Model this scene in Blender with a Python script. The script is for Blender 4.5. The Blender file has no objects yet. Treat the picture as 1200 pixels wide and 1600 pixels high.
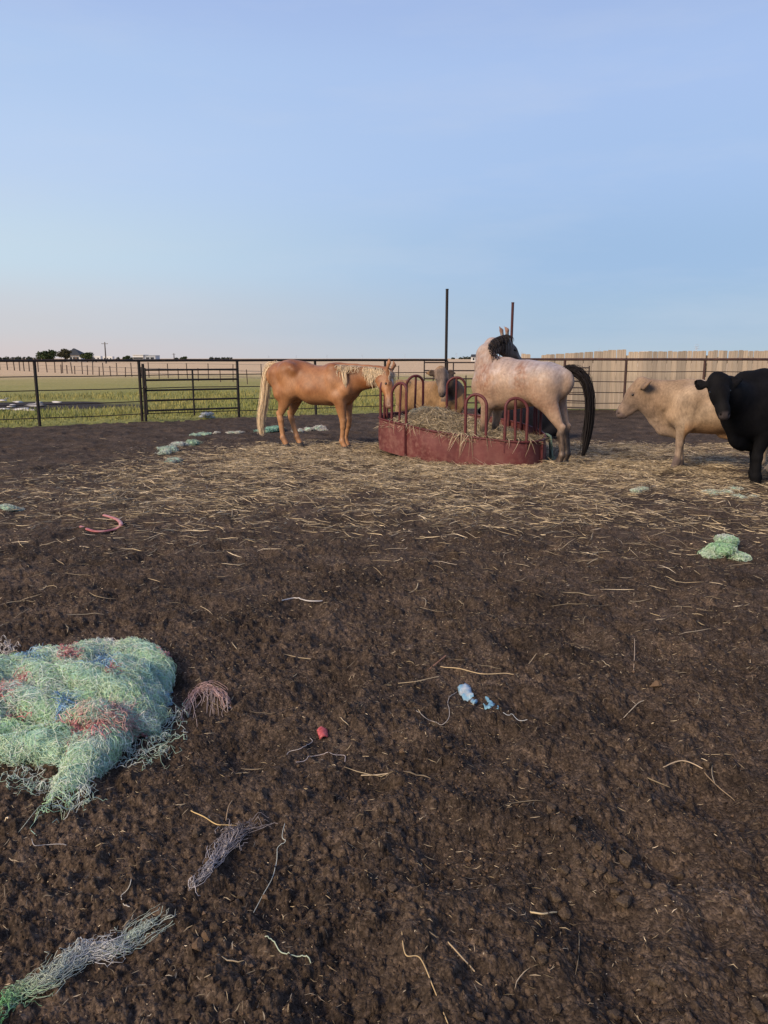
import bpy, math, random
import numpy as np
from mathutils import Vector

random.seed(7)
RNG = np.random.default_rng(11)
C = bpy.context.scene.collection
SC = bpy.context.scene

# ---------------------------------------------------------------- camera
CAM_H = 1.55
PITCH = math.atan(240 / 1200)
cam_d = bpy.data.cameras.new('camera')
cam_d.sensor_fit = 'VERTICAL'; cam_d.sensor_height = 36.0; cam_d.lens = 27.0
cam_d.clip_start = 0.05; cam_d.clip_end = 20000
cam = bpy.data.objects.new('camera', cam_d); C.objects.link(cam)
cam.location = (0, 0, CAM_H); cam.rotation_euler = (math.pi / 2 - PITCH, 0, 0)
SC.camera = cam

# ---------------------------------------------------------------- world and sun
SUN_EL, SUN_AZ = math.radians(31), math.radians(-133)      # azimuth from +Y, clockwise
W = bpy.data.worlds.new('World'); SC.world = W; W.use_nodes = True
wn = W.node_tree.nodes; wl = W.node_tree.links
bg = wn['Background']; bg.inputs['Strength'].default_value = 0.1
sky = wn.new('ShaderNodeTexSky'); sky.sky_type = 'NISHITA'; sky.sun_disc = False
sky.sun_elevation = SUN_EL; sky.sun_rotation = SUN_AZ
sky.air_density = 1.0; sky.dust_density = 1.0; sky.ozone_density = 2.0
geo = wn.new('ShaderNodeNewGeometry')
sep = wn.new('ShaderNodeSeparateXYZ'); wl.new(geo.outputs['Incoming'], sep.inputs[0])
def wmath(op, a, b=None, clamp=False):
    n = wn.new('ShaderNodeMath'); n.operation = op; n.use_clamp = clamp
    for i, v in enumerate((a, b)):
        if v is None: continue
        if isinstance(v, (int, float)): n.inputs[i].default_value = v
        else: wl.new(v, n.inputs[i])
    return n.outputs[0]
# Incoming points from the sky towards the viewer: flip it
dx = wmath('MULTIPLY', sep.outputs[0], -1.0); dy = wmath('MULTIPLY', sep.outputs[1], -1.0); dz = wmath('MULTIPLY', sep.outputs[2], -1.0)
el = wmath('DIVIDE', wmath('ARCSINE', dz), math.pi / 2, True)
def wramp(stops):
    r = wn.new('ShaderNodeValToRGB'); r.color_ramp.interpolation = 'EASE'
    e = r.color_ramp.elements
    while len(e) > 1: e.remove(e[0])
    e[0].position = stops[0][0]; e[0].color = (*stops[0][1], 1)
    for p, c in stops[1:]:
        q = e.new(p); q.color = (*c, 1)
    wl.new(el, r.inputs[0]); return r.outputs[0]
def s2l(r, g, b):
    f = lambda c: (c / 255 / 12.92) if c <= 10 else ((c / 255 + .055) / 1.055) ** 2.4
    return (f(r), f(g), f(b))
# dusk sky: pale and pinkish towards the glow, clear blue away from it
warm = wramp([(0.0, s2l(216, 203, 203)), (.025, s2l(208, 207, 212)), (.075, s2l(202, 221, 235)), (.145, s2l(190, 212, 243)), (.20, s2l(180, 205, 241)), (.25, s2l(171, 194, 237)), (.40, s2l(148, 166, 218)), (1, s2l(118, 134, 196))])
cool = wramp([(0.0, s2l(178, 199, 217)), (.025, s2l(163, 190, 218)), (.075, s2l(157, 187, 224)), (.145, s2l(168, 195, 235)), (.20, s2l(171, 196, 238)), (.25, s2l(165, 189, 233)), (.40, s2l(142, 160, 213)), (1, s2l(112, 130, 194))])
gx, gy = math.sin(math.radians(-75)), math.cos(math.radians(-75))
hor = wmath('SQRT', wmath('ADD', wmath('MULTIPLY', dx, dx), wmath('MULTIPLY', dy, dy)))
glow = wmath('DIVIDE', wmath('ADD', wmath('MULTIPLY', dx, gx), wmath('MULTIPLY', dy, gy)), wmath('MAXIMUM', hor, 0.001))
mr = wn.new('ShaderNodeMapRange'); mr.interpolation_type = 'SMOOTHSTEP'
mr.inputs['From Min'].default_value = -0.05; mr.inputs['From Max'].default_value = 0.78
wl.new(glow, mr.inputs['Value'])
mixg = wn.new('ShaderNodeMixRGB'); wl.new(mr.outputs[0], mixg.inputs[0]); wl.new(cool, mixg.inputs[1]); wl.new(warm, mixg.inputs[2])
# faint streaks of high haze
cmap = wn.new('ShaderNodeMapping'); cmap.inputs['Scale'].default_value = (2.2, 2.2, 11); wl.new(geo.outputs['Incoming'], cmap.inputs[0])
cn = wn.new('ShaderNodeTexNoise'); cn.inputs['Scale'].default_value = 1.6; cn.inputs['Detail'].default_value = 6; cn.inputs['Roughness'].default_value = .6; wl.new(cmap.outputs[0], cn.inputs['Vector'])
cr_ = wn.new('ShaderNodeMapRange'); cr_.inputs['From Min'].default_value = .48; cr_.inputs['From Max'].default_value = .78; cr_.inputs['To Max'].default_value = .22; wl.new(cn.outputs[0], cr_.inputs['Value'])
mixc = wn.new('ShaderNodeMixRGB'); wl.new(cr_.outputs[0], mixc.inputs[0]); wl.new(mixg.outputs[0], mixc.inputs[1]); mixc.inputs[2].default_value = (*s2l(206, 214, 230), 1); mixg = mixc
EXPO = 0.55
sc_ = wn.new('ShaderNodeMixRGB'); sc_.blend_type = 'MULTIPLY'; sc_.inputs[0].default_value = 1
k_ = 10 / 2 ** EXPO
sc_.inputs[2].default_value = (k_, k_, k_, 1); wl.new(mixg.outputs[0], sc_.inputs[1])
mixs = wn.new('ShaderNodeMixRGB'); mixs.inputs[0].default_value = 0.93
wl.new(sky.outputs[0], mixs.inputs[1]); wl.new(sc_.outputs[0], mixs.inputs[2])
wl.new(mixs.outputs[0], bg.inputs['Color'])

sun_d = bpy.data.lights.new('sun', 'SUN'); sun_d.energy = 3.0; sun_d.angle = math.radians(26); sun_d.color = (1.0, 0.79, 0.56)
sun = bpy.data.objects.new('sun', sun_d); C.objects.link(sun)
sdir = Vector((math.sin(SUN_AZ) * math.cos(SUN_EL), math.cos(SUN_AZ) * math.cos(SUN_EL), math.sin(SUN_EL)))
sun.rotation_euler = sdir.to_track_quat('Z', 'Y').to_euler()
SC.view_settings.view_transform = 'Standard'; SC.view_settings.look = 'None'
SC.view_settings.exposure = EXPO; SC.view_settings.gamma = 1.0; SC.view_settings.use_curve_mapping = False
SC.cycles.use_denoising = True
SC.cycles.max_bounces = 6; SC.cycles.diffuse_bounces = 3; SC.cycles.transparent_max_bounces = 8

# ---------------------------------------------------------------- helpers
def ray(px, py):
    x = (px - 600) / 1200; v = -(py - 800) / 1200
    return np.array([x, math.cos(PITCH) + v * math.sin(PITCH), -math.sin(PITCH) + v * math.cos(PITCH)])
def gp(px, py, z=0.0):
    """the point of the level z that the photograph shows at px, py (1200 x 1600)"""
    d = ray(px, py); t = (z - CAM_H) / d[2]; return np.array([0, 0, CAM_H]) + d * t
def at(px, py, dist):
    d = ray(px, py); return np.array([0, 0, CAM_H]) + d * (dist / d[1])

def tag(o, label=None, cat=None, group=None, kind=None):
    if label: o['label'] = label
    if cat: o['category'] = cat
    if group: o['group'] = group
    if kind: o['kind'] = kind
    return o
def thing(name, label, cat, loc=(0, 0, 0), rz=0.0, group=None):
    o = bpy.data.objects.new(name, None); C.objects.link(o); o.empty_display_size = .2
    o.location = loc; o.rotation_euler = (0, 0, rz)
    return tag(o, label, cat, group)
def link(name, me, mat, parent=None):
    o = bpy.data.objects.new(name, me); C.objects.link(o)
    if mat is not None and not me.materials: me.materials.append(mat)
    if parent is not None: o.parent = parent
    return o
def mesh_np(name, V, F, col=None, smooth=True, extra=None):
    """V (n,3); F (m,3|4) or a list of such arrays"""
    me = bpy.data.meshes.new(name)
    Fs = F if isinstance(F, list) else [F]
    Fs = [np.asarray(f, dtype=np.int32) for f in Fs if len(f)]
    V = np.asarray(V, dtype=np.float32)
    me.vertices.add(len(V)); me.vertices.foreach_set('co', V.ravel())
    nl = sum(f.size for f in Fs); npoly = sum(len(f) for f in Fs)
    me.loops.add(nl); me.polygons.add(npoly)
    li = np.concatenate([f.ravel() for f in Fs]); me.loops.foreach_set('vertex_index', li)
    tot = np.concatenate([np.full(len(f), f.shape[1], dtype=np.int32) for f in Fs])
    st = np.concatenate([[0], np.cumsum(tot)[:-1]]).astype(np.int32)
    me.polygons.foreach_set('loop_start', st); me.polygons.foreach_set('loop_total', tot)
    me.polygons.foreach_set('use_smooth', np.full(npoly, smooth, dtype=bool))
    me.update(calc_edges=True)
    if col is not None:
        a = me.color_attributes.new('Col', 'FLOAT_COLOR', 'POINT')
        c4 = np.ones((len(V), 4), dtype=np.float32); c4[:, :3] = col
        a.data.foreach_set('color', c4.ravel())
    for k, v in (extra or {}).items():
        a = me.attributes.new(k, 'FLOAT', 'POINT'); a.data.foreach_set('value', np.asarray(v, dtype=np.float32))
    return me

class MB:
    """collects boxes, tubes, prisms into one mesh"""
    def __init__(s): s.V = []; s.F4 = []; s.F3 = []; s.n = 0
    def add(s, V, F):
        V = np.asarray(V, float); F = np.asarray(F, int)
        (s.F4 if F.shape[1] == 4 else s.F3).append(F + s.n); s.V.append(V); s.n += len(V); return s
    def box(s, c, size, rz=0.0, taper=1.0):
        x, y, z = np.array(size) / 2
        V = np.array([(sx * x * (taper if sz > 0 else 1), sy * y * (taper if sz > 0 else 1), sz * z) for sz in (-1, 1) for sy in (-1, 1) for sx in (-1, 1)])
        cr, sr = math.cos(rz), math.sin(rz)
        V = np.c_[V[:, 0] * cr - V[:, 1] * sr, V[:, 0] * sr + V[:, 1] * cr, V[:, 2]] + np.array(c)
        return s.add(V, [(0, 2, 3, 1), (4, 5, 7, 6), (0, 1, 5, 4), (2, 6, 7, 3), (0, 4, 6, 2), (1, 3, 7, 5)])
    def tube(s, pts, r, n=8, closed=False, flat=1.0):
        P = np.asarray(pts, float); m = len(P)
        r = np.full(m, r) if np.isscalar(r) else np.asarray(r, float)
        T = np.gradient(P, axis=0) if not closed else (np.roll(P, -1, 0) - np.roll(P, 1, 0))
        T /= np.linalg.norm(T, axis=1)[:, None] + 1e-9
        ref = np.array([0, 0, 1.0]) if abs(T[0][2]) < .9 else np.array([1.0, 0, 0])
        U = np.zeros_like(P); u = np.cross(T[0], ref); u /= np.linalg.norm(u)
        for i in range(m):
            u = u - T[i] * np.dot(u, T[i]); u /= np.linalg.norm(u) + 1e-9; U[i] = u
        Wv = np.cross(T, U)
        a = np.linspace(0, 2 * math.pi, n, endpoint=False)
        V = (P[:, None] + r[:, None, None] * (np.cos(a)[None, :, None] * U[:, None] + flat * np.sin(a)[None, :, None] * Wv[:, None])).reshape(-1, 3)
        F = []
        for i in range(m if closed else m - 1):
            j = (i + 1) % m
            for k in range(n):
                l = (k + 1) % n; F.append((i * n + k, i * n + l, j * n + l, j * n + k))
        s.add(V, F)
        if not closed:
            for e, ring in ((0, V[:n]), (-1, V[-n:])):
                F = [(k, (k + 1) % n, n) if e else ((k + 1) % n, k, n) for k in range(n)]
                s.add(np.vstack([ring, P[[e]]]), F)
        return s
    def build(s, name, mat, parent=None, smooth=False, bevel=0.0):
        V = np.vstack(s.V); F = []
        if s.F4: F.append(np.vstack(s.F4))
        if s.F3: F.append(np.vstack(s.F3))
        me = mesh_np(name, V, F, smooth=smooth)
        o = link(name, me, mat, parent)
        if bevel:
            b = o.modifiers.new('bevel', 'BEVEL'); b.width = bevel; b.segments = 2; b.limit_method = 'ANGLE'
        return o

def strands(P, rad, col, sides=3, taper=.35):
    """P (S,n,3) polylines, rad (S,), col (S,3) -> V, F, colours of thin tubes (sides 2 = flat ribbon)"""
    S, n, _ = P.shape
    T = np.gradient(P, axis=1); T /= np.linalg.norm(T, axis=2)[..., None] + 1e-9
    R = RNG.normal(size=(S, 1, 3)); U = np.cross(T, R); U /= np.linalg.norm(U, axis=2)[..., None] + 1e-9
    Wv = np.cross(T, U)
    prof = np.ones(n); prof[0] = taper; prof[-1] = taper
    rr = rad[:, None] * prof[None]
    if sides == 2: a = np.array([0, math.pi])
    else: a = np.linspace(0, 2 * math.pi, sides, endpoint=False)
    V = P[:, :, None] + rr[..., None, None] * (np.cos(a)[None, None, :, None] * U[:, :, None] + np.sin(a)[None, None, :, None] * Wv[:, :, None])
    V = V.reshape(-1, 3)
    base = (np.arange(S) * n * sides)[:, None, None]
    i = np.arange(n - 1)[None, :, None]
    if sides == 2:
        k = np.zeros((1, 1, 1), int)
        q = np.stack([base + i * 2, base + i * 2 + 1, base + (i + 1) * 2 + 1, base + (i + 1) * 2], -1)
    else:
        k = np.arange(sides)[None, None]; l = (k + 1) % sides
        q = np.stack([base + i * sides + k, base + i * sides + l, base + (i + 1) * sides + l, base + (i + 1) * sides + k], -1)
    return V, q.reshape(-1, 4), np.repeat(col, n * sides, axis=0)
def cat_meshes(parts):
    V = []; F = []; K = []; n = 0
    for v, f, c in parts:
        V.append(v); F.append(f + n); K.append(c); n += len(v)
    return np.vstack(V), np.vstack(F), np.vstack(K)
def strand_obj(name, parts, mat, parent=None):
    v, f, c = cat_meshes(parts) if isinstance(parts, list) else parts
    return link(name, mesh_np(name, v, f, c), mat, parent)

# ---- numpy noise
def hsh(ix, iy, seed):
    a = (ix.astype(np.int64) * 374761393 + iy.astype(np.int64) * 668265263 + seed * 974634777) & 0xffffffff
    a = ((a ^ (a >> 13)) * 1274126177) & 0xffffffff
    a = ((a ^ (a >> 16)) * 2246822519) & 0xffffffff
    return ((a ^ (a >> 15)) & 0xffffff) / float(0x1000000)
def vnoise(x, y, seed=0):
    ix = np.floor(x); iy = np.floor(y); fx = x - ix; fy = y - iy
    ix = ix.astype(np.int64); iy = iy.astype(np.int64)
    def g(ax, ay, dx, dy):
        t = hsh(ax, ay, seed) * 2 * math.pi
        return np.cos(t) * dx + np.sin(t) * dy
    ux = fx * fx * fx * (fx * (fx * 6 - 15) + 10); uy = fy * fy * fy * (fy * (fy * 6 - 15) + 10)
    a = g(ix, iy, fx, fy); b = g(ix + 1, iy, fx - 1, fy); c = g(ix, iy + 1, fx, fy - 1); d = g(ix + 1, iy + 1, fx - 1, fy - 1)
    return (a + (b - a) * ux) * (1 - uy) + (c + (d - c) * ux) * uy     # about -0.7..0.7
def fbm(x, y, seed=0, oct=4, gain=.5):
    s = 0; a = 1; t = 0
    for o in range(oct):
        s = s + a * vnoise(x * 2 ** o + 17.3 * o, y * 2 ** o - 9.1 * o, seed + o); t += a; a *= gain
    return s / t * 1.6
def worley(x, y, seed=0, jit=.9):
    """distance to nearest feature and that feature's random number"""
    ix = np.floor(x).astype(np.int64); iy = np.floor(y).astype(np.int64)
    best = np.full(x.shape, 9.0); rid = np.zeros(x.shape)
    for a in (-1, 0, 1):
        for b in (-1, 0, 1):
            cx = ix + a; cy = iy + b
            px = cx + .5 + jit * (hsh(cx, cy, seed) - .5); py = cy + .5 + jit * (hsh(cx, cy, seed + 5) - .5)
            d = np.hypot(x - px, y - py); m = d < best
            best = np.where(m, d, best); rid = np.where(m, hsh(cx, cy, seed + 9), rid)
    return best, rid
def sstep(a, b, x):
    t = np.clip((x - a) / (b - a), 0, 1); return t * t * (3 - 2 * t)

# ---- material helpers
class M:
    def __init__(s, name, rough=.8, spec=.3):
        s.m = bpy.data.materials.new(name); s.m.use_nodes = True
        s.n = s.m.node_tree.nodes; s.l = s.m.node_tree.links
        s.b = s.n['Principled BSDF']; s.b.inputs['Roughness'].default_value = rough
        s.b.inputs['Specular IOR Level'].default_value = spec
        s._co = None
    def set(s, sock, v):
        if isinstance(v, bpy.types.NodeSocket): s.l.new(v, sock)
        elif isinstance(v, tuple) and len(v) == 3: sock.default_value = (*v, 1)
        else: sock.default_value = v
    def co(s):
        if s._co is None: s._co = s.n.new('ShaderNodeTexCoord')
        return s._co.outputs['Object']
    def scaled(s, sc, v=None):
        n = s.n.new('ShaderNodeMapping'); n.inputs['Scale'].default_value = sc; s.l.new(v or s.co(), n.inputs[0]); return n.outputs[0]
    def noise(s, scale, detail=4, rough=.55, vec=None, dist=0.0):
        n = s.n.new('ShaderNodeTexNoise'); n.inputs['Scale'].default_value = scale; n.inputs['Detail'].default_value = detail
        n.inputs['Roughness'].default_value = rough; n.inputs['Distortion'].default_value = dist; s.l.new(vec or s.co(), n.inputs['Vector']); return n.outputs[0]
    def voro(s, scale, feature='F1', out='Distance', vec=None):
        n = s.n.new('ShaderNodeTexVoronoi'); n.feature = feature; n.inputs['Scale'].default_value = scale; s.l.new(vec or s.co(), n.inputs['Vector']); return n.outputs[out]
    def attr(s, name, out='Color'):
        n = s.n.new('ShaderNodeAttribute'); n.attribute_name = name; return n.outputs[out]
    def ramp(s, v, stops, interp='LINEAR'):
        r = s.n.new('ShaderNodeValToRGB'); r.color_ramp.interpolation = interp; e = r.color_ramp.elements
        while len(e) > 1: e.remove(e[0])
        f = lambda c: (*c, 1) if isinstance(c, tuple) else (c, c, c, 1)
        e[0].position = stops[0][0]; e[0].color = f(stops[0][1])
        for p, c in stops[1:]:
            q = e.new(p); q.color = f(c)
        s.l.new(v, r.inputs[0]); return r.outputs[0]
    def mix(s, f, a, b, mode='MIX'):
        n = s.n.new('ShaderNodeMixRGB'); n.blend_type = mode
        for i, v in enumerate((f, a, b)): s.set(n.inputs[i], v)
        return n.outputs[0]
    def math(s, op, a, b=0.0, clamp=False):
        n = s.n.new('ShaderNodeMath'); n.operation = op; n.use_clamp = clamp; s.set(n.inputs[0], a); s.set(n.inputs[1], b); return n.outputs[0]
    def bump(s, h, strength=.5, dist=.01, prev=None):
        n = s.n.new('ShaderNodeBump'); n.inputs['Strength'].default_value = strength; n.inputs['Distance'].default_value = dist
        s.l.new(h, n.inputs['Height'])
        if prev is not None: s.l.new(prev, n.inputs['Normal'])
        s.l.new(n.outputs[0], s.b.inputs['Normal']); return n.outputs[0]
    def col(s, v): s.set(s.b.inputs['Base Color'], v); return s
    def rough(s, v): s.set(s.b.inputs['Roughness'], v); return s

def strand_mat(name, rough=.75, spec=.2, amp=.25, transl=0.0):
    m = M(name, rough, spec)
    m.col(m.mix(1.0, m.attr('Col'), m.ramp(m.noise(14, 3), [(.3, 1 - amp), (.7, 1 + amp)]), 'MULTIPLY'))
    return m.m
def paint_metal(name, base, rust=(.10, .045, .025), amt=.45, rough=.55, scale=9):
    m = M(name, rough, .35)
    n = m.noise(scale, 6, .65)
    k = m.ramp(n, [(amt, 0.0), (amt + .22, 1.0)])
    v = m.ramp(m.noise(scale * 4, 4), [(.3, .8), (.7, 1.18)])
    m.col(m.mix(1.0, m.mix(k, base, rust), v, 'MULTIPLY'))
    m.rough(m.ramp(n, [(.35, rough - .08), (.7, .85)])); m.bump(m.noise(scale * 12, 3), .25, .003)
    return m.m

# ---------------------------------------------------------------- lie of the land
FC = np.array([1.25, 12.2])                                   # centre of the feeder
FENCE = np.array([(-16.0, 12.2), (-8.0, 17.9), (-6.05, 19.3), (-3.85, 20.5), (-1.9, 21.55), (0.03, 22.6), (1.9, 23.55)])   # pipe fence line
ROUT = np.array([(1.9, 23.55), (3.75, 23.2), (14.5, 22.6), (22, 22.2)])
def straw_d(x, y):
    """how thick loose straw lies at a place (0..1)"""
    ex = (x - FC[0]) / 1.0; ey = (y - FC[1]) / 1.0
    r = np.hypot(ex * .62, np.where(ey < 0, ey * 1.0, ey * 1.55))
    d = 1 - sstep(1.6, 4.3, r)
    far = np.hypot(ex * .55, ey)
    d = np.maximum(d, .46 * (1 - sstep(3.0, 7.4, far)) ** 1.3 * (ey < 1.5))
    d = d * sstep(-5.8, -2.2, x - .35 * (y - 10))
    n = .75 + .85 * fbm(x * .9, y * .9, 40, 3) + .55 * fbm(x * 3.1, y * 3.1, 44, 2)
    n2 = fbm(x * 1.7 + 3, y * 1.7, 61, 2)
    n = n * (1 - .8 * sstep(.22, .42, n2))
    return np.clip(d * n, 0, 1)
PITS = [(620, 900), (900, 1000), (1020, 1020), (510, 1090), (700, 960), (640, 760), (860, 770), (575, 755), (470, 960), (820, 1010), (1075, 905), (985, 1130), (760, 1170), (380, 1180), (1010, 1340), (560, 1560), (330, 960), (690, 1330), (1120, 1250), (940, 1440)]
def ground_h(x, y, lod=None):
    """height of the churned dirt; lod = how coarse the sheet is here (m)"""
    x = np.asarray(x, float); y = np.asarray(y, float); r = np.hypot(x, y)
    if lod is None: lod = np.zeros_like(x)
    yard = 1 - sstep(21, 25, r)
    h = .022 * fbm(x * .45, y * .45, 1, 3)
    h = h + yard * (.030 + .012 * sstep(4, 10, r)) * fbm(x * 1.8, y * 1.8, 5, 3)
    h = h + yard * .042 * np.abs(fbm(x * 4.3, y * 4.3, 9, 3)) * (1 - sstep(.10, .25, lod))
    w, rid = worley(x / .42, y / .42, 21)
    pit = np.exp(-(w / .21) ** 2) * (rid > .45) * rid
    rim = np.exp(-((w - .36) / .12) ** 2) * (rid > .45) * rid
    h = h + yard * (-.050 * pit + .014 * rim) * (1 - sstep(.12, .3, lod))
    for (px, py) in PITS:
        c = gp(px, py); q = ((x - c[0]) / .13) ** 2 + ((y - c[1]) / .15) ** 2
        h = h - .05 * np.exp(-q) + .018 * np.exp(-((np.sqrt(q) - 1.7) / .5) ** 2)
    h = h + .03 * np.exp(-(((x - gp(940, 1345)[0]) / .16) ** 2 + ((y - gp(940, 1345)[1]) / .16) ** 2))
    fine = (1 - sstep(.018, .06, lod)) * (r < 9)
    m = fine > 0
    if np.any(m):
        xm = x[m]; ym = y[m]; wx = .012 * vnoise(xm * 30, ym * 30, 71); wy = .012 * vnoise(xm * 30, ym * 30, 72)
        f = np.zeros(xm.shape)
        dens = .5 + .9 * fbm(xm * 1.3, ym * 1.3, 33, 2)
        for (cs, hh, p, sd, pw) in ((.115, .026, .22, 78, .9), (.060, .020, .34, 81, .9), (.030, .014, .55, 86, .9), (.0145, .0055, .75, 91, 1.2)):
            w, rid = worley((xm + wx) / cs, (ym + wy) / cs, sd)
            R = .22 + .38 * hsh((rid * 9999).astype(np.int64), (rid * 7777).astype(np.int64), 3)
            k = np.clip(1 - (w / R) ** 2, 0, 1) ** pw
            f = f + hh * k * (rid < p * np.clip(dens + .3, .1, 1.3)) * (.5 + R)
        f = f + .006 * fbm(xm * 42, ym * 42, 97, 3)
        h[m] = h[m] + f * fine[m]
    s = straw_d(x, y)
    h = h + .045 * s * (1 - .75 * np.exp(-((np.hypot(x - FC[0], y - FC[1]) / 1.45) ** 6))) * (1 + .8 * fbm(x * 2.6, y * 2.6, 52, 2))
    # banked straw against the front of the feeder
    a = np.hypot((x - FC[0]) / 1.0, (y - FC[1]) / .95)
    h = h - .055 * np.exp(-((a - 1.30) / .30) ** 2) + .014 * np.exp(-((a - 1.75) / .22) ** 2) * (1 + .9 * fbm(x * 3, y * 3, 58, 2))
    return h
def gh(x, y):
    return float(ground_h(np.array([x]), np.array([y]))[0])
def on(px, py, it=3):
    p = gp(px, py)
    for _ in range(it): p = gp(px, py, gh(p[0], p[1]))
    return p
# one sheet: fan of rings, fine in front of the viewer, coarse behind, out past the horizon
fr = np.radians(33)
th = np.concatenate([np.linspace(-math.pi, -fr, 50, endpoint=False), np.linspace(-fr, fr, 800), np.linspace(fr, math.pi, 51)[1:-1]])
rs = [.15, .4, .7, .95, 1.15]
r_ = 1.3
while r_ < 27:
    rs.append(r_); r_ += .0044 * (r_ / 1.5) ** 1.36
while r_ < 9000:
    rs.append(r_); r_ *= 1.09
rs = np.array(rs); lod_r = np.gradient(rs)
RR, TT = np.meshgrid(rs, th, indexing='ij'); LL = np.repeat(lod_r[:, None], len(th), 1)
LL = np.where(np.abs(TT) > fr * 1.02, np.maximum(LL, RR * .12), LL)
GX = RR * np.sin(TT); GY = RR * np.cos(TT)
# field and yard lie together along the fences
def fence_y(x):
    return np.where(x < 1.9, np.interp(x, FENCE[:, 0], FENCE[:, 1]), np.interp(x, ROUT[:, 0], ROUT[:, 1] + .9))
GZ = ground_h(GX.ravel(), GY.ravel(), LL.ravel()).reshape(GX.shape)
GZ = GZ * (1 - sstep(60, 200, RR))
nr, nt = GX.shape
V = np.c_[GX.ravel(), GY.ravel(), GZ.ravel()]
i, j = np.meshgrid(np.arange(nr - 1), np.arange(nt), indexing='ij'); j2 = (j + 1) % nt
Q = np.stack([i * nt + j, (i + 1) * nt + j, (i + 1) * nt + j2, i * nt + j2], -1).reshape(-1, 4)[:, ::-1]
cx = V[Q].mean(1)
edge = .16 * fbm(cx[:, 0] * 1.3, cx[:, 0] * .2, 23, 3) + .10 * fbm(cx[:, 0] * 4, cx[:, 1] * 4, 29, 2)
isf = (cx[:, 1] > fence_y(cx[:, 0]) - .12 + 1.6 * edge) | (np.abs(cx[:, 0]) > 60) | (cx[:, 1] < -60)
sd = straw_d(V[:, 0], V[:, 1])
def submesh(name, V, Q, mat, **ex):
    u, inv = np.unique(Q.ravel(), return_inverse=True)
    me = mesh_np(name, V[u], inv.reshape(-1, 4), extra={k: v[u] for k, v in ex.items()})
    return link(name, me, mat)

dirt = M('dirt', .95, .12)
p0 = dirt.co()
n1 = dirt.noise(1.6, 6, .68); n2 = dirt.noise(9, 6, .65); n3 = dirt.noise(70, 5, .7)
c = dirt.ramp(n1, [(.34, (.038, .0278, .0205)), (.50, (.063, .0455, .0325)), (.66, (.096, .069, .049))])
c = dirt.mix(1, c, dirt.ramp(n2, [(.28, .74), (.5, 1.0), (.74, 1.3)]), 'MULTIPLY')
c = dirt.mix(1, c, dirt.ramp(n3, [(.30, .66), (.5, 1.0), (.70, 1.5)]), 'MULTIPLY')
for vs, lo_, hi_ in ((46, .74, 1.36), (120, .64, 1.55)):
    vc = dirt.n.new('ShaderNodeSeparateColor'); wv = dirt.n.new('ShaderNodeVectorMath'); wv.operation = 'ADD'; nz_ = dirt.n.new('ShaderNodeTexNoise'); nz_.inputs['Scale'].default_value = vs * .8; dirt.l.new(p0, nz_.inputs['Vector'])
    sc2 = dirt.n.new('ShaderNodeVectorMath'); sc2.operation = 'SCALE'; sc2.inputs['Scale'].default_value = .55 / vs; dirt.l.new(nz_.outputs['Color'], sc2.inputs[0]); dirt.l.new(p0, wv.inputs[0]); dirt.l.new(sc2.outputs[0], wv.inputs[1])
    dirt.l.new(dirt.voro(vs, out='Color', vec=wv.outputs[0]), vc.inputs[0])
    c = dirt.mix(1, c, dirt.ramp(vc.outputs[0], [(.0, lo_), (.6, 1.0), (1, hi_)]), 'MULTIPLY')
    crumbv = dirt.voro(vs, vec=wv.outputs[0])
vf = dirt.voro(95, out='Color')
chaff = dirt.math('MULTIPLY', dirt.ramp(vf, [(.86, 0.0), (.93, 1.0)]), dirt.ramp(dirt.noise(3.5, 3), [(.42, .05), (.68, .75)]))
c = dirt.mix(chaff, c, (.20, .135, .085))
strawc = dirt.mix(dirt.ramp(dirt.noise(60, 6, .75), [(.35, 0.0), (.65, 1.0)]), (.11, .077, .044), (.42, .315, .185))
sdv = dirt.attr('straw', 'Fac')
k = dirt.math('MULTIPLY', dirt.ramp(sdv, [(.10, 0.0), (.85, .85)]), dirt.ramp(dirt.noise(16, 5, .7), [(.40, 0.1), (.58, 1.0)]))
dirt.col(dirt.mix(k, c, strawc))
b1 = dirt.bump(dirt.noise(55, 6, .72), .6, .008)
b2 = dirt.bump(dirt.math('MULTIPLY', crumbv, -1.0), .8, .006, b1)
dirt.bump(dirt.noise(240, 4, .7), .7, .004, b2)

fld = M('field', .95, .1)
sepn = fld.n.new('ShaderNodeSeparateXYZ'); fld.l.new(fld.co(), sepn.inputs[0])
rn = fld.n.new('ShaderNodeVectorMath'); rn.operation = 'LENGTH'; fld.l.new(fld.co(), rn.inputs[0])
wob = fld.math('MULTIPLY', fld.math('SUBTRACT', fld.noise(.09, 4), .5), 26.0)
dist = fld.math('ADD', rn.outputs['Value'], wob)
g0 = fld.mix(fld.noise(.55, 5, .65), (.185, .20, .058), (.30, .275, .09))
g1 = fld.mix(fld.noise(.35, 5, .65), (.24, .24, .08), (.40, .32, .14))
g2 = fld.mix(fld.noise(.05, 5, .6, vec=fld.scaled((1, 3, 1))), (.47, .34, .20), (.61, .46, .29))
t1 = fld.ramp(fld.math('DIVIDE', dist, 100.0), [(.38, 0.0), (.56, 1.0)])
t2 = fld.ramp(fld.math('DIVIDE', dist, 100.0), [(.60, 0.0), (.84, 1.0)])
c = fld.mix(t2, fld.mix(t1, g0, g1), g2)
soil = fld.attr('bare', 'Fac')
c = fld.mix(fld.ramp(soil, [(.45, 0.0), (.6, 1.0)]), c, (.042, .036, .034))
c = fld.mix(1, c, fld.ramp(fld.noise(5, 5, .7), [(.3, .72), (.7, 1.3)]), 'MULTIPLY')
fld.col(c); fld.bump(fld.noise(6, 5, .7), .8, .08)

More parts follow.
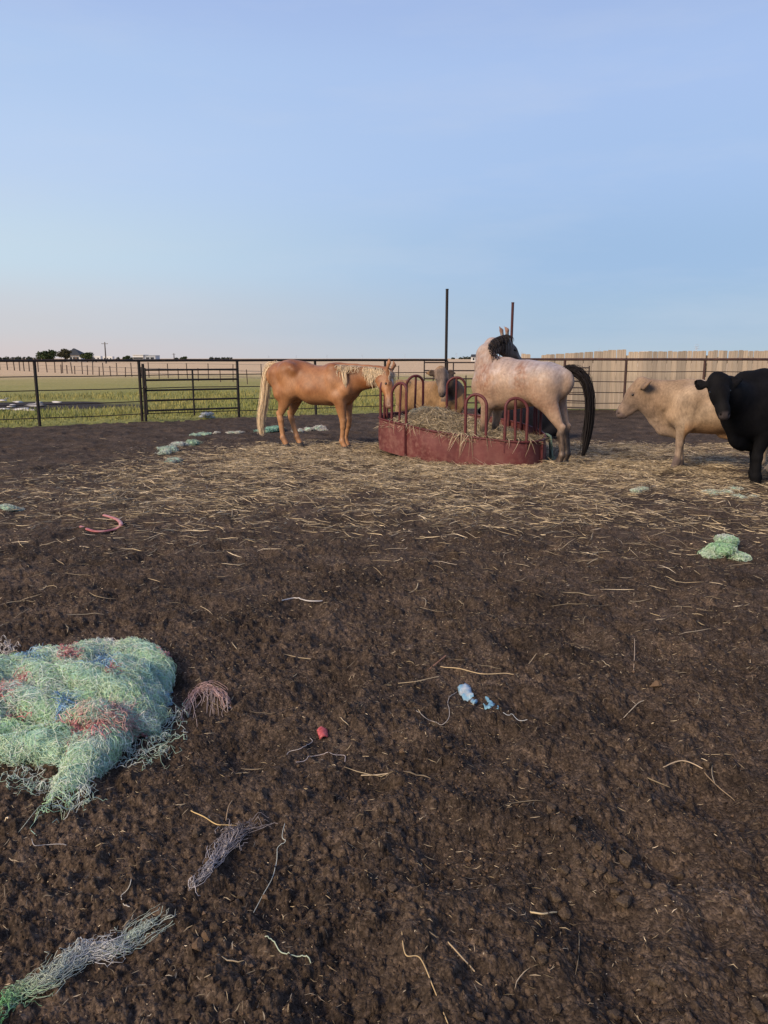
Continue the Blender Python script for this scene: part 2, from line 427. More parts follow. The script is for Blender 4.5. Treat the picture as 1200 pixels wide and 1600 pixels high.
def bare_f(x, y):
    """bare muddy wallow in the field beyond the fence"""
    a = gp(30, 634); q = ((x - a[0]) / 4.6) ** 2 + ((y - a[1] - .05 * (x - a[0])) / 2.9) ** 2
    b = gp(105, 627); q2 = ((x - b[0]) / 2.4) ** 2 + ((y - b[1]) / .9) ** 2
    return np.maximum(np.exp(-q * .9), np.exp(-q2) * .9) + .22 * fbm(x * .8, y * .5, 19, 3)
gr = submesh('ground', V, Q[~isf], dirt.m, straw=sd); tag(gr, kind='structure')
fo = submesh('grass_field', V, Q[isf], fld.m, bare=bare_f(V[:, 0], V[:, 1])); tag(fo, kind='structure')
del RR, TT, LL, cx

# ---------------------------------------------------------------- grass blades beyond the fence
ng = 60000
u = RNG.random(ng)
px_ = -14 + 30 * RNG.random(ng); dd = .05 + 17 * u ** 1.6
py_ = fence_y(px_) + .05 + dd
px_ = px_ * (1 + .02 * dd)
keep = (bare_f(px_, py_) < .42) & ((px_ < 2.6) | (py_ < 24.5)) & (RNG.random(ng) < np.clip(.25 + .55 * dd, 0, 1) * np.clip(.8 + 1.2 * fbm(px_ * .5, py_ * .5, 77, 3), .12, 1))
px_, py_, dd = px_[keep], py_[keep], dd[keep]; ng = len(px_)
hgt = (.04 + .075 * RNG.random(ng)) * np.clip(.4 + dd * .35, .4, 1.5)
az = RNG.random(ng) * 2 * math.pi; lean = .55 * RNG.random(ng) * hgt
t = np.linspace(0, 1, 3)[None, :]
P = np.stack([px_[:, None] + np.cos(az)[:, None] * lean[:, None] * t ** 2, py_[:, None] + np.sin(az)[:, None] * lean[:, None] * t ** 2, hgt[:, None] * t + ground_h(px_, py_, np.full(ng, .3))[:, None]], -1)
mixv = np.clip(.42 + .75 * fbm(px_ * .35, py_ * .35, 66, 3) + .02 * dd + .18 * RNG.normal(size=ng), 0, 1)[:, None]
gcol = (1 - mixv) * np.array([.165, .19, .052]) + mixv * np.array([.32, .28, .10])
gcol = gcol * (.85 + .3 * RNG.random((ng, 1)))
grass = strand_obj('grass', strands(P, np.full(ng, .011), gcol, 2, .3), strand_mat('grass_blade', .8)); tag(grass, 'rough green and yellow grass growing beyond the pipe fence', 'grass', kind='stuff')

# ---------------------------------------------------------------- pipe fence and gates
M_pipe = paint_metal('dark_pipe', (.013, .010, .0095), (.035, .02, .016), .5, .6, 6)
M_rust = paint_metal('rusty_pipe', (.050, .026, .022), (.095, .045, .032), .45, .65, 6)
M_rod = paint_metal('dark_rod', (.026, .018, .017), (.06, .032, .024), .5, .6, 6)
def P3(p, z): return (p[0], p[1], z)
RAILZ = [.19, .50, .82, 1.14]; TOPZ = 1.50
def pipe_run(name, label, pts, posts, mat, rodm, railz=RAILZ, top=TOPZ, gap=None, r_top=.033):
    root = thing(name, label, 'fence', (0, 0, 0))
    for k, p in enumerate(posts):
        MB().tube([P3(p, -.15), P3(p, top - .02)], .036, 10).build('post', mat, root, True)
    for a, b in zip(pts[:-1], pts[1:]):
        MB().tube([P3(a, top), P3((a + b) / 2, top + .004), P3(b, top)], r_top, 10).build('top_rail', mat, root, True)
    for s, (a, b) in enumerate(zip(posts[:-1], posts[1:])):
        if gap is not None and s == gap: continue
        for z in railz:
            sag = .012 * random.uniform(-1, 1)
            MB().tube([P3(a, z + .004 * random.uniform(-1, 1)), P3(a * .5 + b * .5, z + sag), P3(b, z)], .0125, 6).build('rod', rodm, root, True)
    return root
Fp = [np.array(p) for p in FENCE]
pipe_run('pipe_fence', 'dark pipe fence with thin rods running from the grass field to the tall black post', Fp, Fp, M_pipe, M_rod)
# thin rods also cross the gate opening behind the gate, as in the photograph
# stock gate hung between two posts of that fence
def gate(name, label, A, B, z0, z1, rails, mat, uprights=(0, .5, 1), r=.024, off=.10):
    root = thing(name, label, 'gate', (A[0], A[1], 0))
    d = (B - A); n = np.array([-d[1], d[0]]); n /= np.linalg.norm(n)
    L = lambda t, z: (d[0] * t - n[0] * off, d[1] * t - n[1] * off, z)
    for z in np.linspace(z0, z1, rails):
        MB().tube([L(0, z), L(1, z)], r, 8).build('rail', mat, root, True)
    for t in uprights:
        MB().tube([L(t, z0 - .10 if t in (0, 1) else z0 - .16), L(t, z1 + (.02 if t not in (0, 1) else .05))], r, 8).build('upright', mat, root, True)
    return root
g = gate('pipe_gate', 'dark five-rail pipe gate with a centre upright set into the fence', Fp[2] + (Fp[3] - Fp[2]) * .045, Fp[2] + (Fp[3] - Fp[2]) * .985, .27, 1.27, 5, M_pipe)
lt = MB(); lt.box((0.05, -.16, .86), (.09, .05, .05)).box((0.02, -.16, .80), (.03, .05, .12)); lt.build('latch', M_pipe, g)
# gate post doubled beside the fence post
MB().tube([(Fp[2][0] + .10, Fp[2][1] - .02, -.1), (Fp[2][0] + .10, Fp[2][1] - .02, 1.42)], .034, 10).build('hinge_post', M_pipe, g, True).location = (-g.location[0], -g.location[1], 0)

tp = at(697, 560, 23.6)
t1_ = thing('tall_post', 'tall black pipe post standing behind the tan cow', 'post', (tp[0], tp[1], 0))
MB().tube([(0, 0, -.2), (0, 0, at(697, 453, 23.6)[2])], .042, 12).build('pole', M_pipe, t1_, True)
MB().tube([(0, 0, at(697, 453, 23.6)[2]), (0, 0, at(697, 453, 23.6)[2] + .03)], .046, 12).build('cap', M_pipe, t1_, True)
tq = at(797.5, 560, 23.2)
M_red = paint_metal('red_pipe', (.065, .017, .017), (.05, .024, .02), .5, .6, 5)
t2_ = thing('tall_post', 'tall dark red pipe post rising behind the roan horse', 'post', (tq[0], tq[1], 0))
MB().tube([(0, 0, -.2), (0.02, 0, at(799, 474, 23.2)[2])], .040, 12).build('pole', M_red, t2_, True)
MB().tube([(0.02, 0, at(799, 474, 23.2)[2]), (0.02, 0, at(799, 474, 23.2)[2] + .03)], .044, 12).build('cap', M_red, t2_, True)
# stock gate from the black post toward the red one
A = at(663, 560, 23.2)[:2]; B = at(786, 560, 23.15)[:2]
gate('stock_gate', 'six-rail dark stock gate between the black post and the red post', A, B, .25, 1.43, 6, M_rod, (0, .37, .68, 1), .019, .05)
# loose panel leaning open behind the roan
A = at(800, 560, 22.4)[:2]; B = at(921.5, 560, 21.2)[:2]
gate('stock_gate', 'open stock gate hanging behind the black tail of the roan', A, B, .22, 1.30, 7, M_rod, (0, .5, 1), .017, .0)
Rp = [np.array(at(px, 560, d)[:2]) for px, d in ((799, 23.0), (883, 22.8), (979, 22.6), (1102, 22.5), (1222, 22.4), (1345, 22.3))]
pipe_run('pipe_fence', 'rusty brown pipe fence in front of the wooden privacy fence', Rp, Rp, M_rust, M_rod, [.27, .57, .88, 1.18], 1.52, None, .038)

# ---------------------------------------------------------------- wooden privacy fence, plank by plank
wood = M('weathered_wood', .85, .15)
oi = wood.n.new('ShaderNodeObjectInfo')
g_ = wood.noise(1.0, 8, .7, vec=wood.scaled((26, 26, 1.4)))
c = wood.ramp(g_, [(.28, (.24, .195, .15)), (.48, (.42, .35, .27)), (.72, (.56, .48, .385))])
c = wood.mix(1, c, wood.ramp(oi.outputs['Random'], [(0, (.74, .73, .72)), (.35, (.92, .91, .89)), (.7, (1.05, 1.0, .95)), (1, (1.22, 1.18, 1.1))]), 'MULTIPLY')
c = wood.mix(wood.ramp(wood.noise(2.2, 4), [(.55, 0.0), (.75, .55)]), c, (.17, .135, .105))
wood.col(c); wood.bump(g_, .5, .006)
pf = thing('privacy_fence', 'weathered wooden privacy fence of upright planks at the back of the yard', 'fence', (0, 0, 0))
def plank_mesh(w, h):
    b = MB(); x = w / 2; cc = .014
    V = [(-x, 0, 0), (x, 0, 0), (x, 0, h - cc), (x - cc, 0, h), (-x + cc, 0, h), (-x, 0, h - cc)]
    V = V + [(a, .018, z) for a, _, z in V]
    me = mesh_np('plank', np.array(V), [np.array([(0, 1, 2, 5), (5, 2, 3, 4), (7, 6, 11, 8), (8, 11, 10, 9), (0, 6, 7, 1), (1, 7, 8, 2), (2, 8, 9, 3), (3, 9, 10, 4), (4, 10, 11, 5), (5, 11, 6, 0)])], smooth=False)
    me.materials.append(wood.m); return me
pm = [plank_mesh(w, 1) for w in (.139, .1405, .137)]
def panel(px0, px1, d0, d1, yt0, yt1):
    a = at(px0, 560, d0); b = at(px1, 560, d1); L = math.hypot(b[0] - a[0], b[1] - a[1]); n = int(L / .142); ang = math.atan2(b[1] - a[1], b[0] - a[0])
    for k in range(n):
        t = (k + .5) / n; p = a + (b - a) * t; px = px0 + (px1 - px0) * t
        zt = at(px, yt0 + (yt1 - yt0) * t, p[1])[2] + random.gauss(0, .007)
        o = bpy.data.objects.new('plank', pm[k % 3]); C.objects.link(o); o.parent = pf
        o.location = (p[0], p[1] + random.uniform(-.006, .006), 0.02); o.scale = (1, 1, zt - .02)
        o.rotation_euler = (0, random.gauss(0, .006), ang + random.gauss(0, .01))
    for z in (.35, .95, 1.45): MB().box(((a[0] + b[0]) / 2 - 0, (a[1] + b[1]) / 2 + .045, z), (L, .04, .09), ang).build('back_rail', wood.m, pf)
panel(814, 829, 24.3, 24.25, 553, 553)
panel(845, 979, 24.1, 23.8, 554.5, 546)
panel(981.5, 1104, 23.75, 23.6, 549.5, 548)
panel(1105.5, 1225, 23.55, 23.4, 547.5, 548)
panel(1226, 1350, 23.4, 23.2, 547, 548)
for px in (980, 1104.6, 1225.5):
    p = at(px, 560, 23.82 - (px - 980) * .0012); MB().box((p[0], p[1] + .07, .8), (.09, .09, 1.68)).build('fence_post', wood.m, pf)

# ---------------------------------------------------------------- round bale feeder
def catmull(P, n=12, closed=True):
    P = np.asarray(P, float); m = len(P); out = []
    for i in range(m if closed else m - 1):
        g = lambda k: P[k % m] if closed else P[min(max(k, 0), m - 1)]
        a, b, c_, d = g(i - 1), g(i), g(i + 1), g(i + 2)
        for t in np.linspace(0, 1, n, endpoint=False):
            out.append(.5 * ((2 * b) + (c_ - a) * t + (2 * a - 5 * b + 4 * c_ - d) * t * t + (3 * b - a - 3 * c_ + d) * t ** 3))
    if not closed: out.append(P[-1])
    return np.array(out)
plan = np.array([(.36, 11.98), (.62, 11.66), (1.10, 11.32), (1.58, 11.10), (1.98, 11.02), (2.29, 11.22), (2.45, 11.66), (2.41, 12.3), (2.10, 12.95), (1.50, 13.38), (.72, 13.42), (.16, 13.12), (-.08, 12.62), (.10, 12.24)])
M1 = len(plan)
S0, S1 = plan[0], plan[0]
dense = catmull(np.vstack([plan, plan[:1]]), 12, closed=False)         # open at the seam so that the corner stays sharp
def rimz(p): return .505 - .05 * (p[0] - 1.25) + .085 * (p[1] - 12.2)
SK = .50
sheet = M('red_sheet', .6, .3)
n = sheet.noise(2.4, 6, .65); n2 = sheet.noise(11, 6, .7)
c = sheet.ramp(n, [(.3, (.090, .021, .022)), (.55, (.130, .036, .034)), (.75, (.175, .064, .056))])
c = sheet.mix(sheet.math('MULTIPLY', sheet.ramp(n2, [(.45, 0.0), (.75, 1.0)]), sheet.attr('dust_and_light', 'Fac')), c, (.22, .10, .082))
sx = sheet.noise(1, 4, .6, vec=sheet.scaled((7, 7, 1.2)))
c = sheet.mix(1, c, sheet.ramp(sx, [(.3, .85), (.7, 1.12)]), 'MULTIPLY')
sheet.col(c); sheet.rough(sheet.ramp(n2, [(.3, .5), (.7, .8)])); sheet.bump(n2, .25, .006)
M_hoop = paint_metal('red_hoop', (.10, .022, .023), (.085, .04, .035), .52, .5, 8)
feeder = thing('bale_feeder', 'round red steel bale feeder heaped with hay', 'feeder', (FC[0], FC[1], 0))
FO = np.array([FC[0], FC[1], 0])
cuts = [0, 12 * 5, 12 * 10, len(dense) - 1]
cen = plan.mean(0)
def wall_panel(i0, i1):
    pts = dense[i0:i1 + 1]; nz = 7; V = []; D = []
    out = pts - cen; out /= np.linalg.norm(out, axis=1)[:, None]
    for sidn, off in ((0, 0.0), (1, -.010)):
        for k in range(nz):
            f = k / (nz - 1)
            for q, o_ in zip(pts, out):
                wob = .010 * math.sin(q[0] * 7 + k) * math.sin(q[1] * 5)
                z = rimz(q) - SK * (1 - f)
                V.append((q[0] + o_[0] * (off + wob + .012 * math.sin(f * math.pi)), q[1] + o_[1] * (off + wob + .012 * math.sin(f * math.pi)), z))
                D.append(.5 + .7 * (q[0] < .75) + .35 * (1 - f))  # dust, with the brighter lit left side painted in as well
    m = len(pts); F = []
    for s_ in (0, 1):
        b = s_ * nz * m
        for k in range(nz - 1):
            for a in range(m - 1):
                f_ = (b + k * m + a, b + k * m + a + 1, b + (k + 1) * m + a + 1, b + (k + 1) * m + a); F.append(f_ if s_ == 0 else f_[::-1])
    return link('wall_panel', mesh_np('wall_panel', np.array(V) - FO, np.array(F), extra={'dust_and_light': np.array(D)}), sheet.m, feeder)
for a, b in zip(cuts[:-1], cuts[1:]): wall_panel(a, b)
for a, b in zip(cuts[:-1], cuts[1:]):
    q = dense[a:b + 1]
    MB().tube(np.c_[q, [rimz(p) for p in q]] - FO, .017, 8).build('rim_pipe', M_hoop, feeder, True)
def seam(i, rz):
    q = dense[i]; o_ = (q - cen) / np.linalg.norm(q - cen); z = rimz(q)
    b = MB(); ang = math.atan2(o_[1], o_[0]) + rz
    b.box((q[0] + o_[0] * .022 - FO[0], q[1] + o_[1] * .022 - FO[1], z - SK / 2), (.05, .012, SK - .02), ang)
    b.box((q[0] + o_[0] * .022 - FO[0] + .014 * -math.sin(ang), q[1] + o_[1] * .022 - FO[1] + .014 * math.cos(ang), z - SK / 2), (.05, .010, SK - .03), ang)
    f = b.build('flange', M_hoop, feeder)
    for zz in (.08, .24, .40): MB().tube([(q[0] + o_[0] * .03 - FO[0] - .022 * math.sin(ang), q[1] + o_[1] * .03 - FO[1] + .022 * math.cos(ang), z - SK + zz), (q[0] + o_[0] * .03 - FO[0] + .03 * math.sin(ang), q[1] + o_[1] * .03 - FO[1] - .03 * math.cos(ang), z - SK + zz)], .009, 6).build('bolt', M_hoop, f)
for i, rz in ((0, .25), (60, 0), (120, 0)): seam(i, rz)
# hoops with a centre bar
def hoop(p, bar=True, w=.315, hh=.62, tw=0.0):
    k = int(np.argmin(np.hypot(*(dense - np.array(p)).T))); q = dense[k]
    t = dense[min(k + 2, len(dense) - 1)] - dense[max(k - 2, 0)]; t = t / np.linalg.norm(t)
    if tw: t = np.array([t[0] * math.cos(tw) - t[1] * math.sin(tw), t[0] * math.sin(tw) + t[1] * math.cos(tw)])
    o_ = (q - cen) / np.linalg.norm(q - cen); inn = q - o_ * .045
    zb = rimz(q) - .16; zt = rimz(q) + hh; R = w / 2
    pts = [(inn[0] - t[0] * R, inn[1] - t[1] * R, zb), (inn[0] - t[0] * R, inn[1] - t[1] * R, (zb + zt - R) / 2)]
    for a in np.linspace(0, math.pi, 15):
        ii = inn - o_ * .03 * math.sin(a)
        pts.append((ii[0] - t[0] * R * math.cos(a), ii[1] - t[1] * R * math.cos(a), zt - R + R * math.sin(a)))
    pts += [(inn[0] + t[0] * R, inn[1] + t[1] * R, (zb + zt - R) / 2), (inn[0] + t[0] * R, inn[1] + t[1] * R, zb)]
    h = MB().tube(np.array(pts) - FO, .0225, 10).build('hoop', M_hoop, feeder, True)
    if bar:
        MB().tube(np.array([(inn[0], inn[1], zb), (inn[0] - o_[0] * .03, inn[1] - o_[1] * .03, zt - .012)]) - FO, .019, 8).build('centre_bar', M_hoop, h, True)
for p, tw in (((1.36, 11.18), 0), ((1.93, 11.03), 0), ((.20, 12.13), 0), ((-.03, 12.78), 0), ((.52, 13.36), 0), ((1.27, 13.45), 0), ((2.20, 12.80), 0), ((2.44, 12.10), 0)):
    hoop(p, tw=tw)

# ---------------------------------------------------------------- hay heaped in the feeder
def in_plan(x, y, sc=1.0):
    p = (np.stack([x, y], -1) - cen) / sc + cen; ins = np.zeros(x.shape, bool); a = dense; b = np.roll(dense, -1, 0)
    for (x1, y1), (x2, y2) in zip(a, b):
        c1 = (y1 > p[..., 1]) != (y2 > p[..., 1])
        if abs(y2 - y1) < 1e-9: continue
        ins ^= c1 & (p[..., 0] < (x2 - x1) * (p[..., 1] - y1) / (y2 - y1) + x1)
    return ins
def hay_h(x, y):
    z = .34 + .12 * np.exp(-(((x - 1.2) / .9) ** 2 + ((y - 12.2) / .8) ** 2))
    z = z + .26 * np.exp(-(((x - .78) / .62) ** 2 + ((y - 12.62) / .55) ** 2))
    z = z + .12 * np.exp(-(((x - .75) / .35) ** 2 + ((y - 11.9) / .35) ** 2))
    z = z - .10 * np.exp(-(((x - 2.3) / .35) ** 2 + ((y - 12.3) / .6) ** 2))
    return z + .05 * fbm(x * 3.1, y * 3.1, 131, 3) + .05 * sstep(.3, 1.2, 1.3 - x)
haym = M('hay', .95, .1)
c = haym.ramp(haym.noise(22, 6, .75), [(.3, (.05, .032, .018)), (.5, (.15, .10, .055)), (.72, (.30, .215, .12))])
haym.col(c); haym.bump(haym.noise(45, 5, .7), 1, .02)
gx_ = np.linspace(-.15, 2.65, 90); gy_ = np.linspace(10.95, 13.5, 84)
X, Y = np.meshgrid(gx_, gy_, indexing='ij'); ins = in_plan(X, Y, .985)
Z = hay_h(X, Y)
idx = np.arange(X.size).reshape(X.shape)
Fq = np.stack([idx[:-1, :-1], idx[1:, :-1], idx[1:, 1:], idx[:-1, 1:]], -1)
ok = ins[:-1, :-1] & ins[1:, :-1] & ins[1:, 1:] & ins[:-1, 1:]
hay = thing('hay_pile', 'loose yellow-brown hay heaped inside the red feeder', 'hay', (FC[0], FC[1], 0))
V = np.c_[X.ravel(), Y.ravel(), Z.ravel()] - FO
me = mesh_np('hay_mound', V, Fq[ok]); link('hay_mound', me, haym.m, hay)
M_straw = strand_mat('straw', .7, .25, .22)
STRAW = np.array([(.53, .425, .265), (.43, .345, .22), (.30, .24, .155), (.64, .53, .36), (.19, .15, .095), (.37, .305, .20)])
def straw_paths(x, y, z, L, n=5, pitch=.18, curl=.5, lift=None):
    S = len(x); a = RNG.random(S) * 2 * math.pi; k = curl * RNG.normal(size=S) / np.maximum(L, .05)
    s = (np.linspace(-.5, .5, n)[None] * L[:, None]); ang = a[:, None] + k[:, None] * s
    kink = (RNG.random(S) < .3)[:, None] * RNG.normal(size=S)[:, None] * .7 * (s > 0)
    ang = ang + kink
    step = L[:, None] / (n - 1)
    X = x[:, None] + np.cumsum(np.cos(ang) * step, 1) - (np.cos(a) * L / 2)[:, None]
    Y = y[:, None] + np.cumsum(np.sin(ang) * step, 1) - (np.sin(a) * L / 2)[:, None]
    sl = pitch * RNG.normal(size=S)[:, None]
    return X, Y, sl * s, np.abs(sl) * L[:, None] / 2
def hay_strands(N, seedpts, zf, Lr, rr, up=.05, pitch=.35, dark=1.0, sides=3):
    x, y = seedpts; N = len(x); L = RNG.uniform(*Lr, N)
    X, Y, dz_, _ = straw_paths(x, y, None, L, 5, pitch, .9)
    Zs = zf(X, Y) + dz_ + (up * RNG.random(N) ** 1.5)[:, None]
    col = STRAW[RNG.integers(0, len(STRAW), N)] * RNG.uniform(.55, 1.2, (N, 1)) * dark
    return strands(np.stack([X, Y, Zs], -1), RNG.uniform(*rr, N), col, sides)
N = 15000
x = RNG.uniform(-.1, 2.6, N); y = RNG.uniform(11, 13.45, N); k = in_plan(x, y, .95); x, y = x[k], y[k]
p_ = hay_strands(0, (x - FO[0], y - FO[1]), lambda X, Y: hay_h(X + FO[0], Y + FO[1]), (.08, .30), (.0022, .0042), .07, .35)
o = strand_obj('hay_strands', p_, M_straw, hay); tag(o, kind='stuff')
# wisps hanging over the front rim
hang = []
for q0, cnt in ((dense[26], 22), (dense[22], 8), (dense[31], 6), (dense[3], 5), (dense[14], 2), (dense[45], 3), (dense[160], 3), (dense[52], 3)):
    for _ in range(cnt):
        k = int(np.argmin(np.hypot(*(dense - q0).T))) + random.randint(-3, 3); q = dense[k % len(dense)]; o_ = (q - cen) / np.linalg.norm(q - cen)
        z = rimz(q) + .02; L = random.uniform(.06, .30) * (1.2 if cnt > 20 else .8); j_ = random.uniform(-.05, .05)
        tx = np.array([-o_[1], o_[0]])
        hang.append([np.r_[q - o_ * .12, z + .02], np.r_[q - o_ * .02, z + .03], np.r_[q + o_ * .03 + tx * j_, z], np.r_[q + o_ * .04 + tx * j_ * 2.5, z - L * .5], np.r_[q + o_ * .035 + tx * j_ * 4, z - L]])
hang = np.array(hang) - FO
o = strand_obj('hay_wisps', strands(hang, RNG.uniform(.002, .0042, len(hang)), STRAW[RNG.integers(0, 4, len(hang))] * RNG.uniform(.8, 1.2, (len(hang), 1)), 3), M_straw, hay); tag(o, kind='stuff')

# ---------------------------------------------------------------- loose straw on the ground
def scatter(N, xr, yr, prob):
    x = RNG.uniform(*xr, N); y = RNG.uniform(*yr, N); k = RNG.random(N) < prob(x, y); return x[k], y[k]
def ground_straw(x, y, Lr, rr, up, pitch, n=4, cm=(.6, 1.2), sides=3):
    N = len(x); L = Lr[0] + (Lr[1] - Lr[0]) * RNG.random(N) ** 2.2
    X, Y, dz_, lift = straw_paths(x, y, None, L, n, pitch, .55)
    g = ground_h(X.ravel(), Y.ravel(), np.repeat(np.clip(np.hypot(x, y) * .006, 0, .2), n)).reshape(X.shape)
    Zs = g * .5 + .5 * g.max(1, keepdims=True) + np.clip(dz_, -.01, 1) + (up * RNG.random(N) ** 2)[:, None] + .003
    col = STRAW[RNG.integers(0, len(STRAW), N)] * RNG.uniform(*cm, (N, 1))
    col = col * (1 - .25 * RNG.random((N, 1)) * np.array([0, .12, .25]))
    return strands(np.stack([X, Y, Zs], -1), RNG.uniform(*rr, N), col, sides)
notin = lambda x, y: ~in_plan(x, y, 1.02)
parts = []
x, y = scatter(640000, (-6.5, 8), (4.8, 14.5), lambda x, y: (straw_d(x, y) ** 1.15) * notin(x, y) * .62)
parts.append(ground_straw(x, y, (.02, .25), (.0012, .0029), .035, .10, 4, (.6, 1.4), 2))
print('mat straws', len(x))
a = RNG.random(6500) * 2 * math.pi; rr_ = 1.30 + .30 * RNG.normal(size=6500)
x = FC[0] + rr_ * np.cos(a); y = FC[1] + rr_ * np.sin(a) * .96; k = notin(x, y) & (fbm(x * 2.2, y * 2.2, 201, 2) > -.25); x, y = x[k], y[k]
parts.append(ground_straw(x, y, (.06, .30), (.0018, .0036), .045, .30))
# thin scatter over the rest of the yard, sparser towards the viewer
def pr(x, y):
    r = np.hypot(x, y); return np.clip(.05 + .40 * sstep(3.0, 8.5, r), 0, 1) * np.clip(.5 + 1.1 * fbm(x * .8, y * .8, 207, 3), .12, 1.6) * np.where(r > 13, .25, 1) * sstep(-9, -4, x - .3 * (y - 10)) * notin(x, y)
x, y = scatter(38000, (-7, 9), (1.2, 15), pr)
parts.append(ground_straw(x, y, (.02, .26), (.0014, .0034), .012, .05, 5, (.55, 1.15)))
# short chaff close by
x, y = scatter(90000, (-3.4, 3.4), (1.2, 6.5), lambda x, y: np.clip(.55 + 1.0 * fbm(x * 1.4, y * 1.4, 211, 3), .08, 1) * .5)
parts.append(ground_straw(x, y, (.004, .034), (.0006, .0015), .006, .14, 3, (.30, 1.15), 2))
st = strand_obj('loose_straw', parts, M_straw); tag(st, 'loose yellow straw and hay strewn over the churned dirt', 'straw', kind='stuff')
# a weathered grey-green piece of bale left on top

# ---------------------------------------------------------------- bodies: smooth solids polygonised into one continuous mesh
def unit(v): v = np.asarray(v, float); return v / (np.linalg.norm(v) + 1e-12)
class Solid:
    def __init__(s, lo, hi, h):
        s.o = np.array(lo, float); s.h = h; s.n = np.ceil((np.array(hi) - s.o) / h).astype(int) + 1
        s.F = np.full(s.n, 1.0, dtype=np.float32)
        s.ax = [s.o[i] + h * np.arange(s.n[i]) for i in range(3)]
    def _box(s, lo, hi):
        a = np.clip(np.floor((np.array(lo) - s.o) / s.h).astype(int), 0, s.n); b = np.clip(np.ceil((np.array(hi) - s.o) / s.h).astype(int) + 1, 0, s.n)
        sl = tuple(slice(x, y) for x, y in zip(a, b))
        g = np.meshgrid(*(s.ax[i][sl[i]] for i in range(3)), indexing='ij', sparse=True); return sl, g
    def _put(s, sl, d, k, sub=False):
        F = s.F[sl]
        if sub: d = -d; hh = np.clip(.5 - .5 * (d - F) / k, 0, 1); s.F[sl] = F * hh + d * (1 - hh) + k * hh * (1 - hh)
        else: hh = np.clip(.5 + .5 * (F - d) / k, 0, 1); s.F[sl] = F * (1 - hh) + d * hh - k * hh * (1 - hh)
    def cone(s, a, b, ra, rb, k=.04, u=(0, 1, 0), w=1.0, sub=False):
        """tapered limb from a to b; w squeezes it along the direction u"""
        a = np.array(a, float); b = np.array(b, float); u = unit(u); R = max(ra, rb) * max(1, w) + k + .03
        sl, g = s._box(np.minimum(a, b) - R, np.maximum(a, b) + R)
        if 0 in s.F[sl].shape: return s
        p = [g[i] - a[i] for i in range(3)]; ba = b - a
        if w != 1.0:
            q = sum(p[i] * u[i] for i in range(3)) * (1 / w - 1); p = [p[i] + u[i] * q for i in range(3)]
            qb = np.dot(ba, u) * (1 / w - 1); ba = ba + u * qb
        L2 = np.dot(ba, ba) + 1e-12
        t = np.clip(sum(p[i] * ba[i] for i in range(3)) / L2, 0, 1)
        d = np.sqrt(sum((p[i] - t * ba[i]) ** 2 for i in range(3))) - (ra + (rb - ra) * t)
        s._put(sl, (d * min(1, w ** .5)).astype(np.float32), k, sub); return s
    def ball(s, c, r, k=.03, sub=False): return s.cone(c, np.array(c) + 1e-4, r, r, k, sub=sub)
    def chain(s, pts, rs, k=.05, u=(0, 1, 0), w=1.0):
        for i in range(len(pts) - 1):
            s.cone(pts[i], pts[i + 1], rs[i], rs[i + 1], k, u, w if np.isscalar(w) else (w[i] + w[i + 1]) / 2)
        return s
    def roughen(s, amp, freq, seed=0, ridged=False):
        """folds and lumps: push the surface about with solid noise"""
        g = np.meshgrid(*s.ax, indexing='ij'); m = s.F < amp * 2.5; x, y, z = (a[m] for a in g)
        n = (fbm(x * freq + z * freq * .5, y * freq - z * freq * .6, 930 + seed, 2) + fbm(y * freq * .8 + 5, z * freq * 1.1 + x * freq * .3, 940 + seed, 2)) * .7
        if ridged: n = .5 - 2.2 * np.abs(n)
        s.F[m] -= (amp * n).astype(np.float32); return s
    def mesh(s):
        F = s.F; S = F < 0; nx, ny, nz = F.shape
        off = [(a, b, c) for a in (0, 1) for b in (0, 1) for c in (0, 1)]
        cnt = sum(S[a:nx - 1 + a, b:ny - 1 + b, c:nz - 1 + c].astype(np.int8) for a, b, c in off)
        act = (cnt > 0) & (cnt < 8); cells = np.argwhere(act); idx = np.full(act.shape, -1); idx[act] = np.arange(len(cells))
        acc = np.zeros((len(cells), 3)); num = np.zeros(len(cells))
        for a in off:
            for ax in range(3):
                if a[ax]: continue
                b = list(a); b[ax] = 1
                fa = F[tuple((cells + a).T)]; fb = F[tuple((cells + b).T)]; m = (fa < 0) != (fb < 0)
                t = fa[m] / (fa[m] - fb[m]); acc[m] += np.array(a) + t[:, None] * (np.array(b) - np.array(a)); num[m] += 1
        V = (cells + acc / num[:, None]) * s.h + s.o
        Q = []
        for ax in range(3):
            b1, b2 = (ax + 1) % 3, (ax + 2) % 3
            sh = [slice(None)] * 3; s0 = list(sh); s1 = list(sh); s0[ax] = slice(0, -1); s1[ax] = slice(1, None)
            A = S[tuple(s0)]; B = S[tuple(s1)]; ch = np.argwhere(A != B)
            ch = ch[(ch[:, b1] > 0) & (ch[:, b2] > 0) & (ch[:, b1] < F.shape[b1] - 1) & (ch[:, b2] < F.shape[b2] - 1)]
            e1 = np.zeros(3, int); e1[b1] = 1; e2 = np.zeros(3, int); e2[b2] = 1
            q = np.stack([idx[tuple((ch - e1 - e2).T)], idx[tuple((ch - e2).T)], idx[tuple(ch.T)], idx[tuple((ch - e1).T)]], 1)
            flip = ~A[tuple(ch.T)]; q[flip] = q[flip][:, ::-1]; Q.append(q)
        return V, np.vstack(Q)
